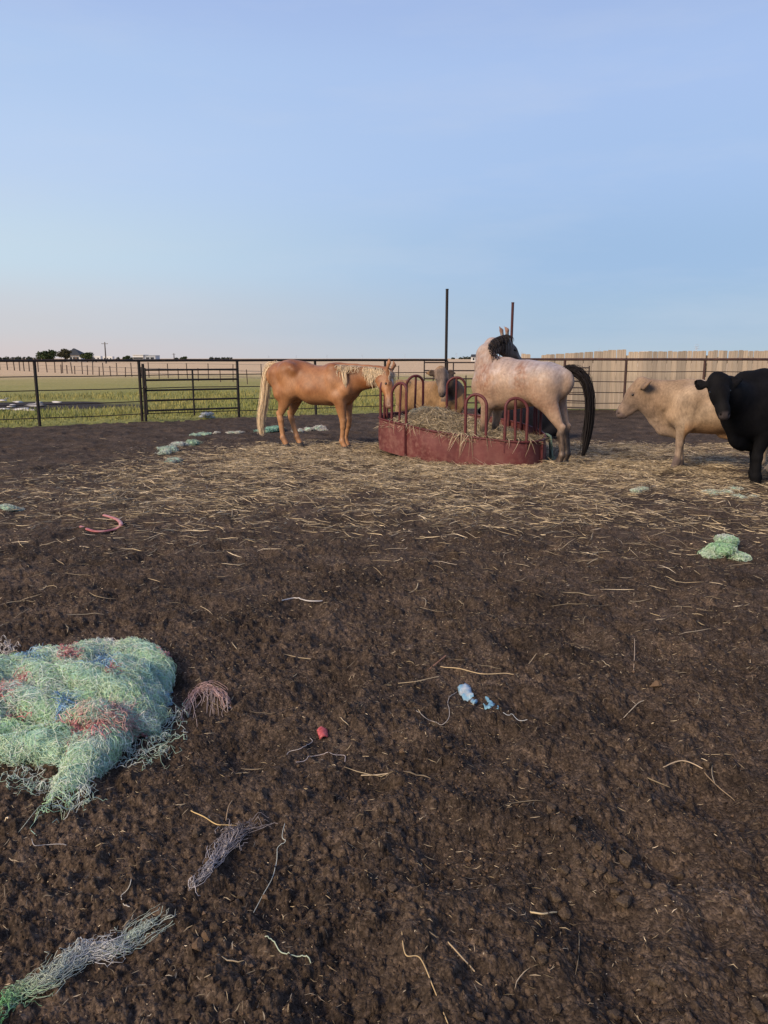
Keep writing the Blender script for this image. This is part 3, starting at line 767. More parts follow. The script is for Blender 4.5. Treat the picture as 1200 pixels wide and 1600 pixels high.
    def grad(s, P):
        g = ((P - s.o) / s.h); i = np.clip(np.floor(g).astype(int), 1, s.n - 3); f = np.clip(g - i, 0, 1)
        def val(d):
            j = i + d; o = 0
            for a in (0, 1):
                for b in (0, 1):
                    for c in (0, 1):
                        wgt = (f[:, 0] if a else 1 - f[:, 0]) * (f[:, 1] if b else 1 - f[:, 1]) * (f[:, 2] if c else 1 - f[:, 2])
                        jj = np.clip(j + np.array([a, b, c]), 0, s.n - 1); o = o + wgt * s.F[tuple(jj.T)]
            return o
        v = val(np.zeros(3, int)); G = np.stack([val(e) - val(-e) for e in np.eye(3, dtype=int)], 1); G /= np.linalg.norm(G, axis=1)[:, None] + 1e-9
        return v, G
def n3(P, sc, seed):
    """a cheap solid noise"""
    return (fbm(P[:, 0] * sc + P[:, 1] * sc * .6, P[:, 2] * sc - P[:, 1] * sc * .5, seed, 3) + fbm(P[:, 1] * sc + 3.1, P[:, 0] * sc * .8 + P[:, 2] * sc, seed + 7, 3)) * .6

def fur_mat(name, rough=.62, sheen=.0, amp=.14, spec=.25):
    m = M(name, rough, spec)
    f = m.noise(1, 4, .7, vec=m.scaled((34, 60, 16)))
    c = m.mix(1.0, m.attr('Col'), m.ramp(m.noise(5, 4, .6), [(.3, 1 - amp), (.7, 1 + amp)]), 'MULTIPLY')
    c = m.mix(1.0, c, m.ramp(f, [(.3, 1 - amp), (.7, 1 + amp)]), 'MULTIPLY')
    m.col(c); m.bump(f, .35, .006); m.b.inputs['Sheen Weight'].default_value = sheen
    return m.m
M_fur = fur_mat('short_coat', .50, .0, .17, .38)
M_cow = fur_mat('cattle_coat', .75, .05, .26, .15)
M_black = fur_mat('black_coat', .7, .0, .2, .05)
def plain(name, c, rough=.5, spec=.4):
    m = M(name, rough, spec); m.col(m.mix(1, c, m.ramp(m.noise(30, 3), [(.3, .75), (.7, 1.25)]), 'MULTIPLY')); return m.m
M_eye = plain('eye', (.006, .005, .005), .12, .6)
M_hoofm = plain('hoof', (.045, .036, .030), .6)
M_lash = plain('lash', (.02, .015, .012), .8)

def frame(f, up):
    f = unit(f); l = unit(np.cross(up, f)); return f, np.cross(f, l), l        # forward, dorsal, left
def horse_head(S, poll, f, up):
    f, d, l = frame(f, up); H = lambda a, b, c=0: np.array(poll) + f * a + d * b + l * c
    S.cone(H(.02, -.06), H(.24, -.075), .112, .100, .04, l, .78)          # skull to eyes
    S.cone(H(.20, -.055), H(.46, -.075), .085, .058, .05, l, .74)         # face
    S.cone(H(.44, -.080), H(.545, -.085), .058, .057, .035, l, .92)       # muzzle
    S.cone(H(.50, -.115), H(.545, -.125), .040, .036, .03, l, 1.0)        # chin
    for s in (1, -1):
        S.cone(H(.10, -.14, s * .045), H(.20, -.13, s * .045), .085, .062, .035, l, .62)   # cheek
        S.cone(H(.195, -.005, s * .062), H(.235, -.010, s * .066), .026, .022, .02)        # brow
        S.cone(H(.30, -.075, s * .055), H(.42, -.085, s * .045), .022, .014, .02)          # cheek ridge
        S.cone(H(.545, -.075, s * .048), H(.560, -.060, s * .050), .016, .012, .012, sub=True)  # nostril
    return H, l
def horse_ear(S, H, l, s, back=0.0):
    a = H(-.005, .005, s * .058); b = H(-.10, .085 - back, s * .078); t = H(-.185, .095 - back, s * .062)
    S.chain([a, b, t], [.030, .030, .006], .015, l, .8)
    S.chain([H(-.02, .045, s * .075), H(-.10, .115 - back, s * .090), H(-.165, .115 - back, s * .076)], [.016, .018, .003], .008, l, .8)  if False else None
def horse_leg_front(S, shoulder, elbow, knee, fet, hoof, s):
    S.cone(elbow + np.array([.02, 0, .03]), knee + np.array([0, 0, .06]), .108, .056, .04, w=.88)
    S.cone(knee + np.array([.004, 0, .05]), knee - np.array([0, 0, .05]), .056, .048, .02)
    S.cone(knee - np.array([0, 0, .05]), fet + np.array([0, 0, .02]), .042, .039, .02, w=.86)
    S.ball(fet, .049, .02); S.cone(fet, hoof + np.array([0, 0, .07]), .044, .046, .015)
def horse_leg_hind(S, hip, stifle, hock, fet, hoof):
    S.cone(stifle + np.array([-.03, 0, -.02]), hock + np.array([.02, 0, .07]), .155, .062, .05, w=.68)
    S.cone(hock + np.array([-.035, 0, .055]), hock + np.array([.012, 0, -.06]), .042, .052, .025, w=.85)
    S.cone(hock + np.array([-.005, 0, -.03]), fet + np.array([0, 0, .02]), .049, .041, .02, w=.84)
    S.ball(fet, .050, .02); S.cone(fet, hoof + np.array([0, 0, .07]), .046, .048, .015)
def hoof_part(root, p, ang=0.0, r=.060, h=.085, mat=None):
    b = MB(); n = 14; V = []; F = []
    for k, (rr, z, dx_) in enumerate(((r * 1.08, -.01, .012), (r * 1.04, .012, .010), (r * .80, h, -.006), (r * .5, h + .012, -.01))):
        for i in range(n):
            a = 2 * math.pi * i / n; V.append((math.cos(a) * rr * 1.08 + dx_, math.sin(a) * rr * .92, z))
    for k in range(3):
        for i in range(n): F.append((k * n + i, k * n + (i + 1) % n, (k + 1) * n + (i + 1) % n, (k + 1) * n + i))
    b.add(V, F); o = b.build('hoof', mat or M_hoofm, root, True); o.location = p; o.rotation_euler = (0, 0, ang); return o
def eye_part(root, p, r=.021):
    b = MB(); V = []; F = []; n, m = 10, 6
    for i in range(m + 1):
        for j in range(n):
            t = math.pi * i / m; a = 2 * math.pi * j / n; V.append((r * math.sin(t) * math.cos(a), r * math.sin(t) * math.sin(a), r * math.cos(t)))
    for i in range(m):
        for j in range(n): F.append((i * n + j, i * n + (j + 1) % n, (i + 1) * n + (j + 1) % n, (i + 1) * n + j))
    b.add(V, F); o = b.build('eye', M_eye, root, True); o.location = p; return o
def body_part(root, S, colour, mat, name='body'):
    V, Q = S.mesh(); return link(name, mesh_np(name, V, Q, colour(V)), mat, root)
def lerp(a, b, t): t = np.asarray(t)[..., None]; return np.array(a) * (1 - t) + np.array(b) * t
def hair(paths_fn, N, rad, base, var, sides=3, n=9):
    P = np.array([paths_fn(i) for i in range(N)]); col = np.array(base) * RNG.uniform(1 - var, 1 + var, (N, 1))
    return strands(P, RNG.uniform(*rad, N), col, sides)

def horse_trunk(S, croup=1.50, withers=1.46, x0=0.0, rear=1.0):
    st = [(-.73, 1.40, 1.02, .62), (-.60, croup - .02, .93, .66), (-.42, croup + .01, .90, .70), (-.22, croup - .02, .895, .80), (0, withers - .025, .835, .90), (.20, withers - .03, .795, .92), (.38, withers + .005, .775, .84), (.54, withers - .03, .80, .72), (.66, withers - .17, .87, .66)]
    st = [(x * rear if x < 0 else x, a, b, w) for x, a, b, w in st]
    pts = [(x + x0, 0, (a + b) / 2) for x, a, b, w in st]; rs = [(a - b) / 2 - .006 for x, a, b, w in st]; ws = [w for *_, w in st]
    S.chain(pts, rs, .06, (0, 1, 0), ws)
    S.cone((.30, 0, withers - .08), (.52, 0, withers - .10), .085, .09, .06, w=.45)      # withers ridge
    for s in (1, -1):
        S.cone((-.42 * rear, s * .13, croup - .20), (-.34, s * .170, .96), .19, .135, .035, w=.74)         # thigh
        S.cone((-.64 * rear, s * .105, 1.24), (-.56 * rear, s * .14, .90), .135, .115, .05, w=.8)       # buttock
        S.cone((-.30 * rear, s * .19, croup - .12), (-.26 * rear, s * .19, croup - .16), .07, .07, .07)     # hip point
        S.cone((.42, s * .150, 1.28), (.62, s * .160, 1.02), .135, .115, .035, w=.64)     # shoulder
        S.cone((.62, s * .155, .98), (.48, s * .185, .88), .115, .100, .035, w=.75)
        S.cone((.36, s * .185, 1.06), (.47, s * .195, .92), .10, .095, .035, w=.62)       # upper arm
        S.cone((.66, s * .075, .97), (.60, s * .07, .86), .11, .09, .05, w=.8)           # chest
        S.cone((-.32, s * .165, 1.0), (-.31, s * .17, .95), .085, .07, .05, w=.7)
        S.cone((.33, s * .33, 1.22), (.35, s * .31, .88), .035, .045, .07, sub=True)
        S.cone((-.19, s * .345, 1.22), (-.20, s * .31, .93), .04, .05, .08, sub=True)        # stifle
def tail_part(root, spine, width, N, rad, base, var, name='tail', core=None, spread=.0, tip=None):
    sp = catmull(np.array(spine), 6, closed=False); m = len(sp); tt = np.linspace(0, 1, 12); ii = tt * (m - 1)
    C_ = np.stack([np.interp(ii, np.arange(m), sp[:, k]) for k in range(3)], 1)
    P = []
    for i in range(N):
        o1 = RNG.normal(size=3) * .5; o2 = RNG.normal(size=3) * .5; L = RNG.uniform(.72, 1.0) if RNG.random() < .6 else RNG.uniform(.9, 1.04)
        w_ = np.interp(tt * L, *width)[:, None]
        j = np.clip(ii * L, 0, m - 1); cc = np.stack([np.interp(j, np.arange(m), sp[:, k]) for k in range(3)], 1)
        wig = .35 * np.sin(tt * RNG.uniform(3, 9) + RNG.random() * 6)[:, None] * RNG.normal(size=3)[None] * .35
        P.append(cc + w_ * (o1 * (1 - tt[:, None] * .5) + o2 * tt[:, None] * .5 + wig))
    col = np.array(base) * RNG.uniform(1 - var, 1 + var, (N, 1))
    return strand_obj(name, strands(np.array(P), RNG.uniform(*rad, N), col, 3, .5), M_hair, root)
M_hair = strand_mat('horse_hair', .6, .15, .12)

# ================================================================ palomino
def palomino():
    hp = at(452, 700, 13.62); fp = at(530, 700, 13.12)
    yaw = math.atan2(fp[1] - hp[1], fp[0] - hp[0]) * .9; mid = (hp + fp) / 2
    loc = (mid[0] + .03, mid[1], gh(mid[0], mid[1]) - .015)
    r = thing('palomino_horse', 'golden palomino horse with pale mane and tail, head down in the feeder', 'horse', loc, yaw)
    r.scale = (1.075, 1.08, 1.04); HD = unit((.34, -.30, -.86))
    S = Solid((-1.0, -.45, -.02), (1.75, .45, 1.75), .0155)
    horse_trunk(S, 1.455, 1.395)
    S.chain([(-.25, 0, 1.03), (.0, 0, .975), (.3, 0, .955)], [.19, .225, .225], .08, (0, 1, 0), 1.18)
    S.chain([(.50, 0, 1.15), (.72, 0, 1.18), (.95, 0, 1.20), (1.14, 0, 1.21), (1.29, -.02, 1.215)], [.255, .212, .175, .150, .122], .06, (0, 1, 0), [.64, .58, .52, .50, .58])
    H, l = horse_head(S, (1.32, -.03, 1.285), HD, (1, 0, .4))
    for s in (1, -1): horse_ear(S, H, l, s)
    el = lambda s: np.array([.52 if s < 0 else .48, s * .165, .84])
    # near side is -y
    kn = {-1: (.585, -.125, .45), 1: (.54, .125, .455)}; ft = {-1: (.565, -.125, .165), 1: (.485, .12, .17)}; hf = {-1: (.615, -.125, 0), 1: (.535, .12, 0)}
    hk = {-1: (-.575, -.13, .535), 1: (-.53, .13, .53)}; hft = {-1: (-.535, -.13, .175), 1: (-.43, .125, .175)}; hhf = {-1: (-.475, -.13, 0), 1: (-.37, .125, 0)}
    for s in (1, -1):
        A = lambda d: np.array(d[s], float)
        horse_leg_front(S, None, el(s), A(kn), A(ft), A(hf), s)
        horse_leg_hind(S, None, np.array([-.38, s * .15, .95]), A(hk), A(hft), A(hhf))
    S.cone((-.36, 0, .80), (-.28, 0, .83), .05, .05, .05)
    def colr(V):
        x, y, z = V.T; n = n3(V, 3.0, 301)
        c = lerp((.185, .068, .022), (.37, .175, .075), np.clip(.46 + 1.15 * n + .35 * np.exp(-(((x - .5) / .25) ** 2 + ((z - .95) / .25) ** 2)) - .25 * np.exp(-(((x + .45) / .3) ** 2 + ((z - 1.35) / .2) ** 2)), 0, 1))  # shoulder highlight and darker rump are painted into the coat
        c = lerp(c, (.44, .235, .11), .65 * sstep(.85, .45, z) * (x < .95))             # paler legs
        c = lerp(c, (.38, .19, .085), .45 * np.exp(-((z - .84) / .09) ** 2) * (np.abs(x) < .5))
        dap = np.clip(fbm(x * 9, z * 9, 305, 2) * 1.5 - .25, 0, 1) * ((z > 1.0) & (x < .8)); c = lerp(c, (.22, .085, .035), .40 * dap)
        d = np.stack([x, y, z], 1) - np.array(H(0, 0)); a = d @ HD
        mz = sstep(.34, .52, a) * (x > 1.05); c = lerp(c, (.17, .10, .075), .8 * mz)
        star = .7 * np.exp(-((a - .17) / .05) ** 2) * (np.abs(d @ l) < .022) * (x > 1.1) * ((d @ np.cross(HD, l)) > -.02); c = lerp(c, (.55, .50, .46), star)
        c = lerp(c, (.16, .09, .06), .75 * np.clip(fbm(x * 14, z * 14, 309, 2) * 2, 0, 1) * (z < .22))
        return c
    body_part(r, S, colr, M_fur)
    for s in (1, -1): eye_part(r, H(.215, -.035, s * .079), .021)
    for d in (hf, hhf):
        for s in (1, -1): hoof_part(r, d[s])
    CR = (.80, .63, .42)
    tail_part(r, [(-.72, 0, 1.385), (-.83, -.01, 1.345), (-.90, -.02, 1.12), (-.945, -.03, .80), (-1.0, -.04, .50), (-1.0, -.05, .22)], ([0, .12, .4, .75, 1], [.022, .048, .066, .066, .056]), 800, (.0020, .0042), CR, .22)
    # mane: falls over the near side, parted into locks
    crest = catmull(np.array([(.44, 0, 1.395), (.62, 0, 1.385), (.82, 0, 1.375), (1.05, 0, 1.36), (1.27, 0, 1.34)]), 8, closed=False)
    P = []; cc = []
    for i in range(620):
        if i < 168:                                                                    # long separate locks near the withers
            lk = i % 7; t = .05 + .045 * lk + RNG.normal() * .0035; L = .30 + .05 * math.sin(lk * 2.3) + .05 * RNG.random(); jx = .035 + .02 * math.sin(lk * 1.7); w = .20
        elif i < 250: t = RNG.random() * .66; L = .05 + .08 * RNG.random(); jx = RNG.normal() * .05; w = .19
        else: t = .66 + .30 * RNG.random(); L = (.07 + .24 * RNG.random()) * (.7 + .5 * math.sin(t * 23) ** 2); jx = RNG.normal() * .02 + .02; w = .105
        q = crest[int(min(max(t, 0), 1) * (len(crest) - 1))]; q = q + (crest[-1] - crest[0]) * .008 * RNG.normal()
        pts = [q + np.array([RNG.normal() * .004, RNG.normal() * .01, .004])]
        for k in range(1, 8):
            f = k / 7; pts.append(q + np.array([jx * f * 1.4 + .010 * math.sin(f * 5 + i % 7), -(w * min(1, f * 2.1) ** .75 + .018 + .005 * RNG.normal()), .012 * math.sin(f * 3) - L * f ** 1.15]))
        P.append(pts); cc.append(np.array((.70, .56, .38)) * RNG.uniform(.7, 1.2))
    for i in range(60):                                                               # forelock
        b = H(-.02 + .02 * RNG.random(), .02, RNG.normal() * .03); c_ = RNG.normal() * .035
        P.append([H(-.02 + f * .22 * (.7 + .4 * ((i * 7) % 10) / 10), .03 + .035 * math.sin(math.pi * min(f * 1.2, 1)), c_ * (1 + f)) for f in np.linspace(0, 1, 8)]); cc.append(np.array((.55, .42, .29)) * RNG.uniform(.7, 1.15))
    P = np.array(P); strand_obj('mane', strands(P, RNG.uniform(.0018, .0036, len(P)), np.array(cc), 3, .5), M_hair, r)
    return r
palomino()

# ================================================================ roan
def roan():
    yaw = math.radians(180 - 37); ca, sa = math.cos(yaw), math.sin(yaw)
    hh = at(884, 700, 11.02)                                     # hind feet
    loc = np.array([hh[0] + .66 * ca * 1, hh[1] + .66 * sa, 0]); loc[2] = gh(hh[0], hh[1]) - .01
    r = thing('roan_horse', 'pale pink roan horse with black mane and tail, forefeet inside the feeder', 'horse', tuple(loc), yaw)
    S = Solid((-1.05, -.80, -.02), (1.25, .50, 2.25), .0155)
    horse_trunk(S, 1.455, 1.525, 0, .75)
    # heavy rounded quarters
    for s in (1, -1): S.cone((-.38, s * .15, 1.22), (-.34, s * .16, 1.04), .19, .19, .07, w=.85)
    S.chain([(-.30, 0, 1.165), (-.1, 0, 1.175), (.2, 0, 1.18)], [.275, .275, .28], .1, (0, 1, 0), 1.05)
    nb = [(.50, .02, 1.26), (.66, .0, 1.42), (.73, -.06, 1.57), (.72, -.21, 1.70), (.62, -.37, 1.75)]
    S.cone(nb[0], nb[1], .265, .205, .06, (0, 1, 0), .66); S.cone(nb[1], nb[2], .205, .165, .05, (.2, 1, 0), .64)
    S.cone(nb[2], nb[3], .165, .135, .045, (.6, 1, 0), .70); S.cone(nb[3], nb[4], .135, .112, .04, (.8, .6, 0), .75)
    fd = unit((-.34, -.66, -.66)); H, l = horse_head(S, (.60, -.42, 1.825), fd, (-.2, -.4, 1))
    for s in (1, -1): horse_ear(S, H, l, s, .0)
    kn = {1: (.62, .125, .48), -1: (.56, -.125, .48)}; ft = {1: (.62, .13, .20), -1: (.55, -.13, .20)}; hf = {1: (.67, .13, .05), -1: (.60, -.13, .05)}
    hk = {1: (-.62, .11, .515), -1: (-.60, -.12, .515)}; hft = {1: (-.655, .105, .17), -1: (-.64, -.12, .17)}; hhf = {1: (-.61, .105, 0), -1: (-.60, -.12, 0)}
    for s in (1, -1):
        A = lambda d: np.array(d[s], float)
        horse_leg_front(S, None, np.array([.52, s * .165, .86]), A(kn), A(ft), A(hf), s)
        horse_leg_hind(S, None, np.array([-.38, s * .15, .95]), A(hk), A(hft), A(hhf))
    S.cone((-.76 * .77, 0, 1.27), (-.72 * .77, 0, .97), .03, .03, .02, w=.6, sub=True)            # cleft between the quarters
    def colr(V):
        x, y, z = V.T; n = n3(V, 2.2, 321)
        c = lerp((.375, .26, .18), (.365, .32, .30), np.clip(sstep(1.05, 1.5, z + .35 * n) * (.45 + .55 * sstep(.3, -.45, x)), 0, 1))
        red = np.clip(.12 + 1.25 * np.exp(-(((x - .58) / .17) ** 2 + ((z - 1.22) / .22) ** 2)) + 1.0 * np.exp(-(((x + .04) / .13) ** 2 + ((z - 1.27) / .22) ** 2)) + .35 * np.exp(-(((x + .25) / .2) ** 2 + ((z - 1.05) / .2) ** 2)) + .5 * np.exp(-((z - .86) / .12) ** 2) * (x < -.25) + .9 * np.clip(n, 0, 1), 0, 1)
        c = lerp(c, (.25, .125, .075), .85 * red * np.clip(.75 + .8 * fbm(x * 30, z * 30 + y * 22, 326, 2), .1, 1.2))
        sp = fbm(x * 26, z * 26 + y * 20, 327, 3); c = c * (1 + .26 * np.clip(sp, -1, 1))[:, None]; c = lerp(c, (.50, .45, .43), .5 * np.clip(fbm(x * 7 + 4, z * 7 + y * 3, 328, 3) * 1.6, 0, 1) * sstep(1.0, 1.3, z))
        ds = np.clip(fbm(x * 17 + 2, z * 24, 329, 2) * 2.6 - 1.1, 0, 1) * ((z > 1.28) & (x > -.5) & (x < .35)); c = lerp(c, (.10, .05, .045), .8 * ds)
        leg = sstep(.66, .45, z) * np.where(x > 0, .97, .95) * np.clip(.92 + .5 * fbm(x * 26 + y * 15, z * 9, 333, 2), 0, 1); c = lerp(c, (.045, .034, .028), leg)
        d = V - np.array([.60, -.42, 1.825]); a = d @ fd
        hd = sstep(-.10, .05, a + .25 * (-.20 - y)) * (y < -.16) * (z > 1.35) * sstep(-.20, -.30, y + .08 * (z - 1.9)); c = lerp(c, (.085, .066, .056), .93 * hd)
        ear = ((z > 1.92) & (y < -.2)); c = lerp(c, (.26, .13, .085), .75 * ear)
        return c
    body_part(r, S, colr, M_fur)
    for s in (1, -1): eye_part(r, H(.215, -.035, s * .079), .021)
    for d in (hf, hhf):
        for s in (1, -1): hoof_part(r, d[s])
    BK = (.018, .015, .015)
    c37 = lambda vx, vy: (vx * ca + vy * sa, -vx * sa + vy * ca)       # yard direction -> horse direction
    def off(vx, vz, vy=0.0):
        a, b = c37(vx, vy); return np.array([-.555 + a, .0 + b, vz])
    tail_part(r, [off(-.02, 1.325), off(.07, 1.375), off(.21, 1.345, -.04), off(.335, 1.20, -.07), off(.395, .95, -.08), off(.395, .60, -.08), off(.37, .36, -.08), off(.335, .17, -.08)], ([0, .08, .25, .5, .8, 1], [.028, .042, .060, .066, .056, .030]), 900, (.0022, .005), BK, .5)
    P = []; cc = []
    crest = catmull(np.array([(.58, .06, 1.57), (.66, .02, 1.68), (.68, -.10, 1.79), (.64, -.25, 1.855), (.57, -.38, 1.885)]), 8, closed=False)
    for i in range(150):
        t = .42 + .58 * RNG.random() if i > 26 else RNG.random() * .4; q = crest[int(t * (len(crest) - 1))]; L = (.07 + .08 * RNG.random() + .15 * (i % 4 == 0)) * (1 if t > .4 else .5)
        nx_, ny_ = c37(.42 + .4 * RNG.normal() * .35, -.95)           # falls towards the viewer's side
        pts = []
        for f in np.linspace(0, 1, 8): pts.append(q + np.array([nx_, ny_, 0]) * (.02 + .15 * min(1, f * 1.3) ** .8) + np.array([0, 0, .018 * math.sin(3 * f) - L * f ** 1.5]) + RNG.normal(size=3) * .0022)
        P.append(pts); cc.append(np.array(BK) * RNG.uniform(.6, 1.8))
    P = np.array(P); strand_obj('mane', strands(P, RNG.uniform(.003, .006, len(P)), np.array(cc), 3, .5), M_hair, r)
    return r
roan()

# ================================================================ cattle
def cow_trunk(S, h=1.25, w=.95):
    st = [(-.74, h - .07, .80, .62), (-.60, h - .015, .66, .74), (-.40, h - .005, .58, .84), (-.12, h - .03, .53, .92), (.16, h - .03, .52, .92), (.38, h - .01, .53, .84), (.56, h - .02, .56, .74), (.70, h - .10, .58, .62)]
    S.chain([(x, 0, (a + b) / 2) for x, a, b, _ in st], [(a - b) / 2 for x, a, b, _ in st], .05, (0, 1, 0), [q * w for *_, q in st])
    for s in (1, -1):
        S.cone((-.36, s * .20, h - .06), (-.34, s * .2, h - .10), .06, .06, .06)          # hooks
        S.cone((-.70, s * .10, h - .12), (-.55, s * .16, .72), .12, .12, .07, w=.8)
        S.cone((-.48, s * .16, .92), (-.40, s * .17, .68), .19, .12, .07, w=.7)           # thigh
        S.cone((.46, s * .17, 1.02), (.62, s * .17, .78), .15, .13, .06, w=.6)            # shoulder
        S.cone((.60, s * .16, .76), (.50, s * .17, .62), .12, .10, .05, w=.8)
    S.cone((.34, 0, h - .06), (.52, 0, h - .08), .08, .09, .06, w=.6)
    S.chain([(.86, 0, .74), (.76, 0, .585), (.58, 0, .51)], [.10, .105, .085], .05, (0, 1, 0), .62)   # brisket
def cow_leg_front(S, elbow, knee, hoof, k=1.0):
    S.cone(elbow, knee + np.array([0, 0, .05]), .098 * k, .056 * k, .04, w=.85); S.ball(knee, .056 * k, .02)
    f = np.array([knee[0] * .5 + hoof[0] * .5, hoof[1], .13]); S.cone(knee, f, .047 * k, .046 * k, .02); S.ball(f, .056 * k, .02); S.cone(f, np.array(hoof) + (0, 0, .06), .048 * k, .054 * k, .015)
def cow_leg_hind(S, stifle, hock, hoof, k=1.0):
    S.cone(stifle, hock + np.array([.02, 0, .06]), .125 * k, .060 * k, .05, w=.75); S.cone(hock + np.array([-.03, 0, .04]), hock + np.array([.01, 0, -.05]), .042 * k, .052 * k, .025)
    f = np.array([hock[0] * .4 + hoof[0] * .6 - .02, hoof[1], .14]); S.cone(hock, f, .050 * k, .046 * k, .02); S.ball(f, .056 * k, .02); S.cone(f, np.array(hoof) + (0, 0, .06), .048 * k, .054 * k, .015)
def cow_head(S, poll, f, up, ears=(1, 1), e_dn=.02, sc=1.0):
    f, d, l = frame(f, up); H = lambda a, b, c=0: np.array(poll) + sc * (f * a + d * b + l * c)
    S.cone(H(.03, -.08), H(.20, -.09), .125 * sc, .115 * sc, .04, l, .88)
    S.cone(H(.18, -.075), H(.40, -.09), .106 * sc, .078 * sc, .05, l, .84)
    S.cone(H(.39, -.095), H(.470, -.10), .078 * sc, .068 * sc, .03, l, 1.0)
    S.cone(H(.40, -.155), H(.46, -.155), .045 * sc, .04 * sc, .03, l, 1.1)
    S.cone(H(.12, -.18), H(.36, -.175), .085 * sc, .052 * sc, .04, l, .8)
    S.cone(H(-.015, -.03), H(.0, -.05), .065 * sc, .07 * sc, .04)                           # poll knob
    for s in (1, -1):
        S.cone(H(.17, -.03, s * .082), H(.20, -.035, s * .085), .030 * sc, .026 * sc, .02)
        S.cone(H(.487, -.075, s * .040), H(.505, -.065, s * .050), .016 * sc, .012 * sc, .01, sub=True)
    for s, e in zip((1, -1), ears):
        if not e: continue
        a = H(.05, -.055, s * .095); b = H(.035 + e_dn * .4, -.085, s * .19); c = H(.03 + e_dn, -.095, s * .285)
        nrm = unit(np.cross(c - a, d)); S.chain([a, b, c], [.034 * sc, .062 * sc, .020 * sc], .02, d, .35) if False else S.chain([a, b, c], [.030 * sc, .064 * sc, .022 * sc], .02, f * .25 + d, .42); S.cone(a * .35 + b * .65 + d * .035 * sc, b * .4 + c * .6 + d * .03 * sc, .026 * sc, .016 * sc, .012, sub=True)
    return H, l
def cow_hooves(r, pts, mat=None):
    for p in pts:
        b = MB(); n = 10
        for s in (1, -1):
            V = []; F = []
            for k, (rr, z) in enumerate(((1.05, -.01), (1.0, .012), (.74, .075))):
                for i in range(n):
                    a = 2 * math.pi * i / n; V.append((math.cos(a) * .062 * rr + .012 * (1 - k / 2), s * .026 + math.sin(a) * .027 * rr, z))
            V.append((0, s * .026, .085))
            for k in range(2):
                for i in range(n): F.append((k * n + i, k * n + (i + 1) % n, (k + 1) * n + (i + 1) % n, (k + 1) * n + i))
            b.add(V, F); b.add([V[2 * n + i] for i in range(n)] + [V[-1]], [(i, (i + 1) % n, n) for i in range(n)])
        o = b.build('hoof', mat or M_hoofm, r, True); o.location = p
def cow_tail(r, spine, col, sw=.5, N=70):
    sp = catmull(np.array(spine), 6, closed=False); m = len(sp)
    tail_part(r, spine, ([0, .1, .6, .75, 1], [.022, .02, .016, .035, .03]), N, (.006, .010), col, .25)

